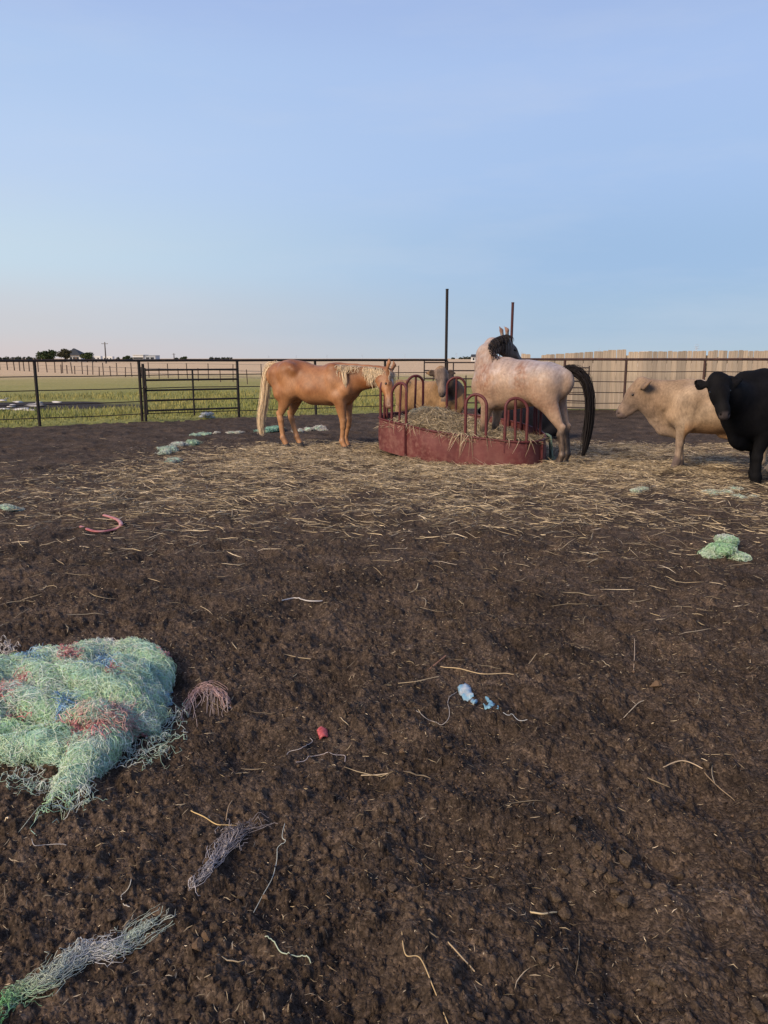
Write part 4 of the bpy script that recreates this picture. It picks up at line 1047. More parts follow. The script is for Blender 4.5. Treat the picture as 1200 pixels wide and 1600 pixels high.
def cream_cow():
    ch = at(1052, 640, 10.72); re = at(1195, 640, 10.42); yaw = math.atan2(ch[1] - re[1], ch[0] - re[0])
    loc = np.array([ch[0] - .66 * math.cos(yaw), ch[1] - .66 * math.sin(yaw), 0]); loc[2] = gh(at(1066, 640, 10.7)[0], 10.7) - .02
    r = thing('cream_cow', 'cream coloured cow in profile gazing at the horses', 'cow', tuple(loc), yaw)
    S = Solid((-.95, -.50, -.02), (1.55, .50, 1.55), .0155)
    cow_trunk(S, 1.225)
    S.chain([(.50, 0, .93), (.70, 0, .925), (.88, 0, .975), (1.02, 0, 1.035), (1.10, 0, 1.06)], [.30, .30, .255, .205, .165], .05, (0, 1, 0), [.70, .58, .55, .56, .62])
    S.chain([(1.04, 0, .86), (.90, 0, .68), (.78, 0, .56)], [.05, .06, .05], .04, (0, 1, 0), .4)    # dewlap
    for q in range(3): S.cone((.80 + .06 * q, .17, .80 + .06 * q), (.77 + .06 * q, .11, .60 + .06 * q), .02, .025, .03, sub=True)
    S.cone((.37, .315, .92), (.41, .275, .60), .035, .045, .04, sub=True); S.cone((.70, .27, 1.14), (.75, .22, .82), .025, .04, .07, sub=True)
    for q in range(4): S.cone((.20 - .13 * q, .325, 1.0), (.16 - .13 * q, .325, .74), .012, .018, .06, sub=True)
    fd = unit((1, .02, -1.30)); H, l = cow_head(S, (1.135, .0, 1.215), fd, (.3, 0, 1), (1, 1), -.12, 1.04)
    fk = {1: (.56, .14, .37), -1: (.52, -.14, .37)}; fh = {1: (.60, .15, 0), -1: (.50, -.14, 0)}
    hk = {1: (-.66, .14, .52), -1: (-.60, -.14, .52)}; hh = {1: (-.58, .15, 0), -1: (-.50, -.15, 0)}
    for s in (1, -1):
        cow_leg_front(S, np.array([.53, s * .165, .68]), np.array(fk[s]), np.array(fh[s])); cow_leg_hind(S, np.array([-.42, s * .16, .72]), np.array(hk[s]), np.array(hh[s]))
    S.cone((.02, 0, .50), (-.10, 0, .46), .045, .03, .05)
    def colr(V):
        x, y, z = V.T; n = n3(V, 2.6, 341)
        c = lerp((.26, .175, .105), (.37, .275, .19), np.clip(.55 + 1.3 * n + .4 * np.exp(-(((x - .55) / .18) ** 2 + ((z - .82) / .2) ** 2)), 0, 1))  # lighter spot paints the light on the shoulder into the coat
        c = lerp(c, (.34, .19, .09), .8 * sstep(.74, .55, z) * (x < .52) * (z > .40))
        c = lerp(c, (.37, .30, .24), .7 * sstep(1.12, 1.25, z) * (x < .3)); c = lerp(c, (.45, .35, .26), .8 * sstep(.42, .2, z))
        c = lerp(c, (.235, .16, .105), .85 * sstep(.66, .95, x) * (z > .72))
        d = V - np.array([1.135, 0, 1.215]); a = d @ fd; c = lerp(c, (.21, .155, .12), .7 * sstep(.1, .36, a)); c = lerp(c, (.10, .075, .07), .9 * sstep(.445, .49, a))
        ey = (np.abs(y) > .15) & (x > .95) & (z > 1.0); c = lerp(c, (.16, .10, .075), .6 * ey * np.clip(.5 + fbm(x * 22, z * 22, 347, 2), 0, 1))
        c = lerp(c, (.075, .055, .05), .8 * np.exp(-(((a - .185) / .03) ** 2)) * (np.abs(y) > .075) * (x > 1.0) * np.exp(-((d @ np.cross(fd, l) + .035) / .03) ** 2))
        return c
    body_part(r, S, colr, M_cow)
    for s in (1, -1): eye_part(r, H(.185, -.045, s * .098), .021)
    cow_hooves(r, [fh[1], fh[-1], hh[1], hh[-1]]); cow_tail(r, [(-.76, 0, 1.13), (-.83, 0, 1.05), (-.85, 0, .7), (-.83, 0, .35)], (.45, .33, .22))
cream_cow()

def black_cow():
    ch = at(1163, 640, 9.45); yaw = math.radians(180 + 20)
    loc = np.array([ch[0] - .72 * math.cos(yaw), ch[1] - .72 * math.sin(yaw), 0]); loc[2] = gh(4.9, 9.5) - .02
    r = thing('black_cow', 'black cow facing the viewer in front of the cream cow', 'cow', tuple(loc), yaw)
    S = Solid((-.95, -.60, -.02), (1.55, .60, 1.60), .0155)
    cow_trunk(S, 1.345, 1.04); S.chain([(.20, 0, 1.22), (.46, 0, 1.26), (.72, -.02, 1.22), (.86, -.04, 1.12)], [.11, .16, .17, .15], .08, (0, 1, 0), .7)
    c, s_ = math.cos(yaw), math.sin(yaw); W2L = lambda vx, vy: (vx * c + vy * s_, -vx * s_ + vy * c)
    def Lp(px, py, d):
        p = at(px, py, d); a, b = W2L(p[0] - loc[0], p[1] - loc[1]); return np.array([a, b, p[2] - loc[2]])
    poll = Lp(1121, 589, 9.0)
    S.chain([(.52, 0, .98), (.74, -.0, 1.0), tuple(np.array([.74, 0, 1.0]) * .4 + poll * .6 - np.array([0, 0, .06])), tuple(poll - np.array([.06, 0, .09]))], [.33, .275, .20, .135], .05, (0, 1, 0), [.80, .80, .78, .8])
    a_, b_ = W2L(-.02, -.70); fd = unit((a_, b_, -.80)); u_ = W2L(-.12, -.6)
    H, l = cow_head(S, tuple(poll), fd, (u_[0], u_[1], .3), (1, 1), -.03, 1.0)
    fk = {1: (.60, .15, .37), -1: (.32, -.16, .37)}; fh = {1: (.60, .16, 0), -1: (.30, -.16, 0)}
    hk = {1: (-.64, .15, .52), -1: (-.60, -.15, .52)}; hh = {1: (-.56, .16, 0), -1: (-.50, -.16, 0)}
    for s in (1, -1):
        cow_leg_front(S, np.array([.54, s * .17, .68]), np.array(fk[s]), np.array(fh[s]), 1.22); cow_leg_hind(S, np.array([-.42, s * .16, .72]), np.array(hk[s]), np.array(hh[s]), 1.1)
    S.chain([(.90, 0, .80), (.80, 0, .62), (.70, 0, .52)], [.09, .10, .075], .05, (0, 1, 0), .55)
    def colr(V):
        n = n3(V, 3, 361); c_ = lerp((.0055, .0055, .0065), (.011, .0105, .011), np.clip(.5 + n, 0, 1))
        d = V - poll; a = d @ fd; mz = sstep(.455, .50, a) * (np.abs(d @ l) < .075); c_ = lerp(c_, (.055, .045, .045), .75 * mz); return c_
    body_part(r, S, colr, M_black)
    for s in (1, -1): eye_part(r, H(.185, -.040, s * .097), .023)
    cow_hooves(r, [fh[1], fh[-1], hh[1], hh[-1]]); cow_tail(r, [(-.76, 0, 1.18), (-.84, 0, 1.08), (-.86, 0, .7), (-.84, 0, .35)], (.012, .011, .012))
black_cow()

def tan_cow():
    hd = at(690, 580, 14.25); loc = np.array([hd[0] - .38, 15.05, 0]); yaw = math.radians(-60 + 5); c, s_ = math.cos(yaw), math.sin(yaw)
    loc = np.array([at(668, 600, 15.0)[0], 15.0, 0]); yaw = math.radians(-48); c, s_ = math.cos(yaw), math.sin(yaw); loc[2] = gh(loc[0], loc[1]) - .02
    W2L = lambda vx, vy: (vx * c + vy * s_, -vx * s_ + vy * c)
    def Lp(px, py, d):
        p = at(px, py, d); a, b = W2L(p[0] - loc[0], p[1] - loc[1]); return np.array([a, b, p[2] - loc[2]])
    r = thing('tan_cow', 'tan cow with dark ears looking over the feeder towards the viewer', 'cow', tuple(loc), yaw)
    S = Solid((-.95, -.70, -.02), (1.5, .60, 1.60), .0175)
    cow_trunk(S, 1.18, .86)
    poll = Lp(690, 577.5, 14.15)
    m_ = np.array([.70, 0, .98]); S.chain([(.50, 0, .95), tuple(m_), tuple(m_ * .4 + (poll - (0, 0, .10)) * .6), tuple(poll - np.array([.05, 0, .09]))], [.26, .20, .15, .125], .06, (0, 1, 0), [.62, .6, .65, .8])
    a_, b_ = W2L(.06, -.50); fd = unit((a_, b_, -1.25)); u_ = W2L(.1, -1)
    H, l = cow_head(S, tuple(poll), fd, (u_[0], u_[1], .3), (1, 1), .01, .92)
    for s in (1, -1):
        cow_leg_front(S, np.array([.53, s * .15, .66]), np.array((.54, s * .14, .36)), np.array((.54, s * .14, 0)), .9); cow_leg_hind(S, np.array([-.42, s * .15, .70]), np.array((-.62, s * .14, .50)), np.array((-.54, s * .14, 0)), .9)
    def colr(V):
        x, y, z = V.T; n = n3(V, 3, 381); c_ = lerp((.20, .118, .058), (.30, .19, .098), np.clip(.55 + .8 * n, 0, 1))
        d = V - poll; a = d @ fd; q = d @ l; near = (np.linalg.norm(d, axis=1) < .62) & (x > .6)
        c_ = lerp(c_, (.20, .16, .14), .75 * near * sstep(-.06, .02, a) * (np.abs(q) < .13))
        c_ = lerp(c_, (.07, .055, .05), .85 * near * np.exp(-((a - .20) / .06) ** 2) * np.exp(-((np.abs(q) - .075) / .03) ** 2))
        c_ = lerp(c_, (.10, .08, .07), .8 * np.clip(fbm(q * 12 + 3, a * 7, 385, 2) + .2, 0, 1) * near * (np.abs(q) < .10) * (a < .3) * (a > 0))
        c_ = lerp(c_, (.055, .042, .038), .85 * near * (np.abs(q) > .125)); c_ = lerp(c_, (.09, .07, .065), .9 * sstep(.40, .45, a) * near)
        return c_
    body_part(r, S, colr, M_cow)
    for s in (1, -1): eye_part(r, H(.185, -.045, s * .098), .02)
    cow_hooves(r, [(.54, .14, 0), (.54, -.14, 0), (-.54, .14, 0), (-.54, -.14, 0)]); cow_tail(r, [(-.76, 0, 1.1), (-.83, 0, 1.0), (-.85, 0, .6), (-.83, 0, .3)], (.38, .27, .17))
tan_cow()

def lying_cow():
    p = at(827, 660, 15.2); r = thing('black_cow', 'black cow lying down behind the feeder below the roan', 'cow', (p[0], p[1], gh(p[0], p[1]) - .02), math.radians(188)); r.scale = (.78, .78, .82)
    S = Solid((-1.1, -.60, -.02), (1.35, .60, 1.25), .02)
    st = [(-.74, .66, .10, .75), (-.5, .76, .02, .95), (-.15, .77, .0, 1.0), (.2, .78, .0, 1.0), (.5, .78, .05, .85), (.68, .70, .14, .7)]
    S.chain([(x, 0, (a + b) / 2) for x, a, b, _ in st], [(a - b) / 2 for x, a, b, _ in st], .06, (0, 1, 0), [q for *_, q in st])
    S.chain([(.55, 0, .52), (.78, 0, .68), (.94, 0, .84)], [.25, .17, .13], .06, (0, 1, 0), .7)
    H, l = cow_head(S, (.95, 0, .98), (1, .1, -.55), (.2, 0, 1), (1, 1), -.03, .95)
    for s in (1, -1):
        S.cone((.52, s * .26, .18), (.80, s * .24, .08), .10, .055, .04); S.cone((.80, s * .24, .07), (.55, s * .20, .05), .05, .045, .03)
        S.cone((-.55, s * .30, .26), (-.22, s * .36, .10), .17, .08, .05); S.cone((-.22, s * .36, .08), (-.5, s * .40, .05), .06, .045, .03)
    body_part(r, S, lambda V: lerp((.006, .006, .008), (.012, .012, .015), np.clip(.5 + n3(V, 3, 391), 0, 1)), M_black)
    for s in (1, -1): eye_part(r, H(.185, -.045, s * .098), .021)
    cow_tail(r, [(-.76, 0, .62), (-.88, .05, .50), (-.92, .1, .2), (-.8, .2, .08)], (.012, .011, .012))
lying_cow()

# ---------------------------------------------------------------- tangled bale netting
M_net = strand_mat('net_strand', .6, .3, .14)
M_netcore = M('net_core', .9, .1)
M_netcore.col(M_netcore.mix(M_netcore.noise(30, 4), (.26, .44, .30), (.42, .60, .44))); M_netcore = M_netcore.m
GREENS = np.array([(.58, .80, .60), (.50, .77, .43), (.72, .82, .70), (.46, .72, .60), (.64, .80, .54), (.82, .86, .79)])
def px_of(P):
    P = np.asarray(P, float); y = P[:, 1]; z = P[:, 2] - CAM_H; c, s = math.cos(PITCH), math.sin(PITCH)
    dep = y * c - z * s; up = y * s + z * c
    return np.stack([600 + 1200 * P[:, 0] / dep, 800 - 1200 * up / dep], 1), dep
def trace(S, P, D, n, step, wob, off):
    out = []; v, G = S.grad(P)
    for k in range(n):
        v, G = S.grad(P); P = P - G * (v - off)[:, None]; out.append(P.copy())
        D = D + wob * RNG.normal(size=D.shape); D = D - G * (D * G).sum(1)[:, None]; D /= np.linalg.norm(D, axis=1)[:, None] + 1e-9
        P = P + D * step[:, None]
    return np.stack(out, 1)
def net_surface(S, N, Lr, rr, pal, pick=None, fuzz=.010, wob=.35, seed=0, n=9, flow=.9, lift=0.0):
    V, Q = S.mesh(); i = RNG.integers(0, len(V), N * 3)
    P = V[i]
    if pick is not None: k = pick(P); P = P[k]
    P = P[:N]; N = len(P)
    v, G = S.grad(P); up = np.array([0, 0, 1.0])
    T = -up + G * (G @ up)[:, None]; T /= np.linalg.norm(T, axis=1)[:, None] + 1e-6
    B = np.cross(G, T); a = flow * 1.6 * fbm(P[:, 0] * 5 + P[:, 2] * 3, P[:, 1] * 5, 400 + seed, 2) * math.pi + .5 * RNG.normal(size=N)
    D = T * np.cos(a)[:, None] + B * np.sin(a)[:, None]
    L = Lr[0] + (Lr[1] - Lr[0]) * RNG.random(N) ** 1.5
    P = trace(S, P, D, n, L / (n - 1), wob, lift + fuzz * RNG.random(N) ** 1.6)
    P = P + fuzz * .35 * RNG.normal(size=P.shape)
    w = fbm(P[:, 0, 0] * 4.6 + 5, P[:, 0, 1] * 4.6 + P[:, 0, 2] * 5, 420 + seed, 2)
    base = (np.clip((w + .6) / 1.2, 0, .999) * len(pal)).astype(int); base = np.where(RNG.random(N) < .14, RNG.integers(0, len(pal), N), base)
    col = np.array(pal)[base] * RNG.uniform(.72, 1.12, (N, 1))
    return strands(P, RNG.uniform(*rr, N), col, 3, .7)
def ellip(c, r): return [(c, r)]
def clump(name, label, lobes, N, Lr, rr, pal, cat='netting', h=.012, fuzz=.01, core=M_netcore, group=None, k=.03):
    """lobes: (point, radius) in the yard"""
    L = [(np.array(p, float), r) for p, r in lobes]; o = np.mean([p for p, _ in L], 0); o[2] = gh(o[0], o[1])
    t = thing(name, label, cat, tuple(o), 0, group)
    lo = np.min([p - r for p, r in L], 0) - o - .06; hi = np.max([p + r for p, r in L], 0) - o + .06
    S = Solid(lo, hi, h)
    for p, r in L: S.cone(p - o, p - o + 1e-3, r * 1.25, r * 1.25, k, (0, 0, 1), .4)
    S.roughen(min(r for _, r in L) * .55, 1.0 / max(r for _, r in L))
    V, Q = S.mesh(); link('net_core', mesh_np('net_core', V, Q), core, t)
    s = strand_obj('net_strands', net_surface(S, N, Lr, rr, pal, None, fuzz), M_net, t); tag(s, kind='stuff')
    return t, S, o

# ---- the big heap
LOB = [(a * .90 + 2, b * .94 + 66, c * .50, d * .78) for a, b, c, d in [(15, 1072, .11, .17), (78, 1052, .15, .155), (132, 1038, .16, .135), (165, 1030, .11, .10), (216, 1030, .10, .11), (250, 1042, .08, .10), (262, 1062, .05, .075), (188, 1082, .15, .175), (228, 1108, .08, .13), (246, 1138, .05, .075), (205, 1140, .07, .12),
       (62, 1105, .10, .13), (8, 1128, .08, .15), (82, 1132, .08, .12), (142, 1118, .12, .115), (172, 1148, .09, .10), (135, 1176, .06, .095), (95, 1185, .05, .09), (42, 1182, .05, .09), (142, 1208, .03, .07), (122, 1232, .015, .05), (5, 1172, .06, .10), (-45, 1085, .12, .20), (-60, 1145, .09, .19), (-110, 1110, .08, .18)]]
lob = []
for px, py, z, r in LOB:
    p = gp(px, py, z); p[2] += gh(p[0], p[1]) * .5; p[1] += r * .45; lob.append((p, r))
heap_o = np.array([gp(120, 1130)[0], gp(120, 1130)[1], 0.0]); heap_o[2] = gh(heap_o[0], heap_o[1])
heap = thing('netting_heap', 'big tangled heap of green and mint bale netting with red and blue bits', 'netting', tuple(heap_o))
lo = np.min([p - r for p, r in lob], 0) - heap_o - .06; hi = np.max([p + r for p, r in lob], 0) - heap_o + .06
HS = Solid(lo, hi, .0105)
for p, r in lob: HS.cone(p - heap_o, p - heap_o + 1e-3, r * 1.12, r * 1.12, .008, (0, 0, 1), .66)
HS.roughen(.020, 6.5); HS.roughen(.030, 8.5, 5, True); HS.roughen(.014, 17, 3)
def hp_(px, py, z): return gp(px, py, z) - heap_o
for ch, rr_c in (([(130, 1122, .12), (165, 1118, .14), (198, 1135, .10)], [.03, .042, .035]), ([(0, 1105, .11), (50, 1098, .13), (95, 1120, .10), (120, 1150, .06)], [.05, .05, .045, .03]), ([(110, 1050, .15), (160, 1062, .17), (215, 1090, .12), (250, 1135, .04)], [.04, .05, .05, .03]),
                 ([(30, 1040, .11), (75, 1062, .14), (100, 1095, .11)], [.04, .05, .04]), ([(185, 1160, .05), (150, 1195, .04), (120, 1245, .01)], [.06, .055, .035]), ([(210, 1025, .08), (250, 1022, .08), (274, 1045, .05), (272, 1080, .02)], [.045, .05, .045, .03]), ([(20, 1170, .05), (70, 1165, .07), (110, 1160, .07)], [.04, .05, .04])):
    HS.chain([hp_(q[0] * .9 + 2, q[1] * .94 + 66, q[2] * .9) for q in ch], [r * 1.25 for r in rr_c], .006, (0, 0, 1), .9)
V, Q = HS.mesh(); V = V + .004 * np.stack([n3(V, 9, 500 + k) for k in range(3)], 1); link('net_core', mesh_np('net_core', V, Q), M_netcore, heap)
RED = [(98, 1023, 9), (42, 1060, 8), (2, 1082, 9), (222, 1140, 5), (112, 1143, 6), (126, 1138, 6), (150, 1132, 7), (160, 1128, 6), (10, 1118, 8), (165, 1050, 3), (58, 1214, 9), (66, 1206, 6), (255, 1025, 5)]
BLU = [(50, 1024, 9), (150, 1030, 12), (165, 1034, 9), (140, 1036, 6), (97, 1102, 9), (262, 1100, 7), (258, 1088, 6), (218, 1040, 5), (82, 1214, 7), (62, 1240, 7), (70, 1225, 6)]
PNK = [(145, 1112, 16), (175, 1118, 14), (195, 1130, 9)]
def near(spots):
    def f(P):
        q, dep = px_of(P + heap_o); ok = np.zeros(len(P), bool); v, G = HS.grad(P); view = (G * (np.array([0, 0, CAM_H]) - P - heap_o)).sum(1) > 0
        for px, py, R in spots: ok |= (np.hypot(q[:, 0] - px, (q[:, 1] - py) * 1.2) < R)
        return ok & view
    return f
o = strand_obj('green_strands', net_surface(HS, 24000, (.05, .30), (.0006, .0014), GREENS, None, .018, .20, 1, 11, .7), M_net, heap); tag(o, kind='stuff')
def colour_part(name, spots, N, pal, seed):
    V, Q = HS.mesh(); k = np.where(near(spots)(V))[0]
    if len(k) == 0: return
    class Sub:  # draw only from the picked places
        def mesh(s): return V[k], Q
        def grad(s, P): return HS.grad(P)
    o = strand_obj(name, net_surface(Sub(), N, (.03, .13), (.0010, .0019), pal, None, .016, .25, seed, 8, .5, .010), M_net, heap); tag(o, kind='stuff')
colour_part('red_strands', RED, 420, [(.62, .20, .21), (.70, .34, .33), (.58, .24, .24)], 3)
colour_part('blue_strands', BLU, 560, [(.20, .38, .62), (.30, .50, .66), (.40, .58, .66)], 5)
colour_part('pink_strands', PNK, 420, [(.66, .48, .40), (.70, .56, .48), (.64, .40, .36)], 7)
def squiggle(p, L, n=12, z=.012, curl=5.0, a=None):
    a = RNG.random() * 6.28 if a is None else a; pts = []; q = np.array(p[:2], float); k = 0
    for i in range(n):
        pts.append((q[0], q[1])); k = k * .6 + RNG.normal() * curl * .16; a += k; q = q + np.array([math.cos(a), math.sin(a)]) * L / n
    pts = np.array(pts); g = ground_h(pts[:, 0], pts[:, 1]); zz = z * np.abs(np.sin(np.linspace(0, math.pi * 2, n) + RNG.random() * 3))
    return np.c_[pts, g + .004 + zz]
def loose(parent, o, spots, N, Lr, rr, pal, name, z=.015):
    P = []
    for i in range(N):
        px, py, R = spots[i % len(spots)]; p = on(px + RNG.normal() * R, py + RNG.normal() * R * .6, 1); P.append(squiggle(p, RNG.uniform(*Lr), 12, z, 5.5))
    P = np.array(P) - o; s = strand_obj(name, strands(P, RNG.uniform(*rr, len(P)), np.array(pal)[RNG.integers(0, len(pal), len(P))] * RNG.uniform(.75, 1.15, (len(P), 1)), 3, .7), M_net, parent); tag(s, kind='stuff')
loose(heap, heap_o, [(235, 1185, 16), (200, 1185, 14), (255, 1160, 10), (30, 1222, 12), (70, 1238, 8), (275, 1120, 6), (130, 1245, 6)], 150, (.06, .22), (.0009, .0016), [(.5, .6, .52), (.58, .62, .56), (.35, .5, .4)], 'loose_strands')
loose(heap, heap_o, [(175, 1022, 10), (190, 1030, 7), (165, 1016, 8), (12, 1020, 10)], 120, (.05, .14), (.001, .0018), [(.6, .55, .52), (.62, .6, .57)], 'white_strands', .025)

# ---- smaller clumps of the same netting
def gl(px, py, z, r):
    p = on(px, py); p[2] += z; p[1] += r * .4; return (p, r)
MINT = [(.45, .66, .42), (.36, .60, .34), (.55, .68, .52), (.62, .66, .58)]
clump('netting_clump', 'bright green clump of bale netting alone on bare dirt below the black cow', [gl(1130, 868, .045, .075), (gl(1112, 872, .02, .055)), gl(1150, 874, .02, .05), gl(1135, 858, .07, .06), gl(1163, 874, .01, .03)], 1500, (.05, .16), (.0013, .0026), MINT, fuzz=.014)
PALE = [(.50, .55, .42), (.58, .60, .50), (.42, .50, .40), (.55, .52, .40)]
clump('netting_clump', 'flattened pale green netting strands beside the hooves of the black cow', [gl(1118, 772, .0, .06), gl(1135, 770, .0, .05), gl(1155, 777, -.01, .05), gl(1175, 776, -.01, .045), gl(1150, 764, -.01, .04), gl(1105, 770, -.01, .04)], 900, (.10, .30), (.0018, .0034), PALE, fuzz=.02)
clump('netting_clump', 'small pale green netting tuft half buried in straw near the roan', [gl(1005, 764, -.01, .05), gl(995, 765, -.02, .04)], 260, (.06, .18), (.0018, .0032), PALE, fuzz=.015)
clump('netting_clump', 'rounded green and white netting ball at the edge of the straw', [gl(264, 708, .05, .10), gl(258, 710, .02, .07)], 500, (.08, .2), (.002, .0045), [(.42, .55, .45), (.55, .60, .52), (.34, .48, .38)], fuzz=.02, h=.016)
clump('netting_clump', 'greyish netting scrap just below the rounded green and white ball', [gl(272, 721, .01, .08), gl(266, 722, .0, .06)], 300, (.08, .2), (.002, .004), [(.42, .42, .36), (.36, .38, .32)], fuzz=.02, h=.016)
clump('netting_clump', 'whitish netting scrap between the green ball and a greener tuft', [gl(278, 697, .01, .10), gl(288, 696, .0, .08)], 360, (.08, .25), (.002, .0045), [(.58, .57, .52), (.48, .50, .46)], fuzz=.02, h=.016)
clump('netting_clump', 'faded green netting tuft at the end of the whitish scrap', [gl(301, 694, .02, .08), gl(298, 696, .0, .07)], 300, (.08, .2), (.002, .0045), [(.40, .52, .40), (.32, .46, .34)], fuzz=.02, h=.016)
clump('netting_clump', 'long pale green netting strip lying on dirt beyond the straw edge', [gl(304, 681, .0, .07), gl(315, 679, .0, .07), gl(322, 679, .0, .06)], 360, (.1, .3), (.002, .0045), [(.45, .58, .46), (.36, .50, .40)], fuzz=.018, h=.016)
clump('netting_clump', 'two thin whitish netting shreds close behind the palomino tail', [gl(338, 676, -.01, .05), gl(361, 677, .0, .06), gl(372, 676, .0, .05)], 300, (.1, .25), (.002, .004), [(.58, .56, .50), (.50, .52, .46)], fuzz=.018, h=.016)
clump('netting_clump', 'teal green netting coil on the ground between palomino tail and hind legs', [gl(414, 676, .03, .09), gl(425, 674, .04, .10), gl(434, 672, .04, .08)], 600, (.1, .25), (.002, .0045), [(.22, .46, .36), (.30, .52, .42), (.16, .38, .30)], fuzz=.02, h=.016)
clump('netting_clump', 'white frayed netting under the belly of the palomino', [gl(466, 674, .0, .08), gl(482, 673, .02, .08), gl(497, 672, .03, .10), (gl(503, 673, .0, .08))], 600, (.1, .28), (.002, .0045), [(.60, .57, .52), (.52, .48, .43)], fuzz=.02, h=.016)
wb, S_, o_ = clump('plastic_bag', 'crumpled white plastic bag at the foot of the pipe gate', [gl(323, 652, .08, .12), gl(317, 654, .04, .08), gl(330, 654, .03, .07)], 200, (.05, .12), (.003, .005), [(.62, .64, .62), (.52, .56, .54)], 'bag', .016, .012, plain('white_plastic', (.55, .57, .56), .5))
clump('netting_clump', 'grey-green netting tail trailing over dirt far from the heap at the yard side', [gl(4, 798, .02, .07), gl(14, 797, .01, .05), gl(28, 796, -.01, .04), gl(45, 795, -.02, .035), gl(60, 795, -.02, .03), gl(78, 795, -.02, .028)], 600, (.06, .2), (.0014, .0026), [(.45, .50, .42), (.50, .52, .44), (.36, .44, .36)], fuzz=.012, h=.011)
# strip hanging at the end of the feeder
q = np.array([2.50, 11.72]); P = []
for i in range(140):
    u = RNG.random(); zt = .40 - .02 * RNG.random(); x = q[0] + .012 + .03 * RNG.random(); y = q[1] - .10 + .16 * u
    P.append([(x - .05, y, zt + .03), (x, y, zt), (x + .02, y + RNG.normal() * .02, zt * .6), (x + .03, y + RNG.normal() * .03, zt * .3), (x + .05 + RNG.normal() * .02, y + RNG.normal() * .04, .03)])
gs = strand_obj('netting_strip', strands(np.array(P) - [q[0], q[1], 0], RNG.uniform(.003, .006, 140), np.array([(.30, .44, .34), (.38, .50, .40)])[RNG.integers(0, 2, 140)] * RNG.uniform(.7, 1.1, (140, 1)), 3, .7), M_net)
gs.location = (q[0], q[1], 0); tag(gs, 'faded green netting strip hanging over the feeder end by the roan', 'netting')
# weathered piece of bale left on the heap of hay
hl = []
for px, py, d, r in ((650, 643, 12.72, .09), (664, 640, 12.8, .11), (682, 641, 12.85, .10), (697, 645, 12.85, .07)):
    p = at(px, py, d); p[2] = max(p[2] - .02, .4); hl.append((p, r))
M_core2 = plain('bale_core', (.20, .215, .18), .9, .1)
clump('bale_chunk', 'grey-green weathered chunk of bale resting on the hay in the feeder', hl, 900, (.06, .18), (.002, .004), [(.32, .33, .28), (.25, .26, .21), (.38, .38, .31), (.36, .30, .19)], 'hay', .016, .02, M_core2)

# ---- frayed pink tuft beside the heap
o = on(324, 1100); t = thing('twine_tuft', 'frayed pinkish twine tuft arching over dirt beside the netting heap', 'twine', tuple(o)); P = []; cc = []
arch = catmull(np.array([on(px, py, 1) + np.array([0, .01, z]) for px, py, z in ((292, 1108, .005), (297, 1098, .015), (308, 1090, .03), (324, 1086, .035), (338, 1089, .03), (350, 1096, .02), (356, 1108, .01))]), 8, closed=False); na = len(arch)
for i in range(95):
    a = RNG.random() * .75; b = a + RNG.uniform(.12, .4); j = np.clip(np.linspace(a, b, 9), 0, 1) * (na - 1); c = np.stack([np.interp(j, np.arange(na), arch[:, k]) for k in range(3)], 1)
    P.append(c + RNG.normal(size=3) * [.010, .016, .009] + np.cumsum(RNG.normal(size=(9, 3)), 0) * .0032); cc.append(np.array((.44, .29, .265)) * RNG.uniform(.7, 1.2))
for i in range(46):
    u = RNG.random(); top = arch[int(u * (na - 1))]; e = on(278 + 84 * u + RNG.normal() * 7, 1116 + RNG.normal() * 8 + 16 * (u < .35), 1); L = RNG.uniform(.4, 1); e = top + (e - top) * L; k = RNG.normal(size=3) * .007
    P.append([top * (1 - f) + e * f + np.array([0, 0, .012 * math.sin(math.pi * f)]) + k * math.sin(f * 6 + i) for f in np.linspace(0, 1, 9)]); cc.append(np.array((.40, .32, .30)) * RNG.uniform(.7, 1.15))
P = np.array(P); P[..., 2] = np.maximum(P[..., 2], ground_h(P[..., 0].ravel(), P[..., 1].ravel()).reshape(P.shape[:2]) + .002)
s = strand_obj('twine_strands', strands(P - o, RNG.uniform(.0009, .0017, len(P)), np.array(cc), 3, .7), M_net, t); tag(s, kind='stuff')

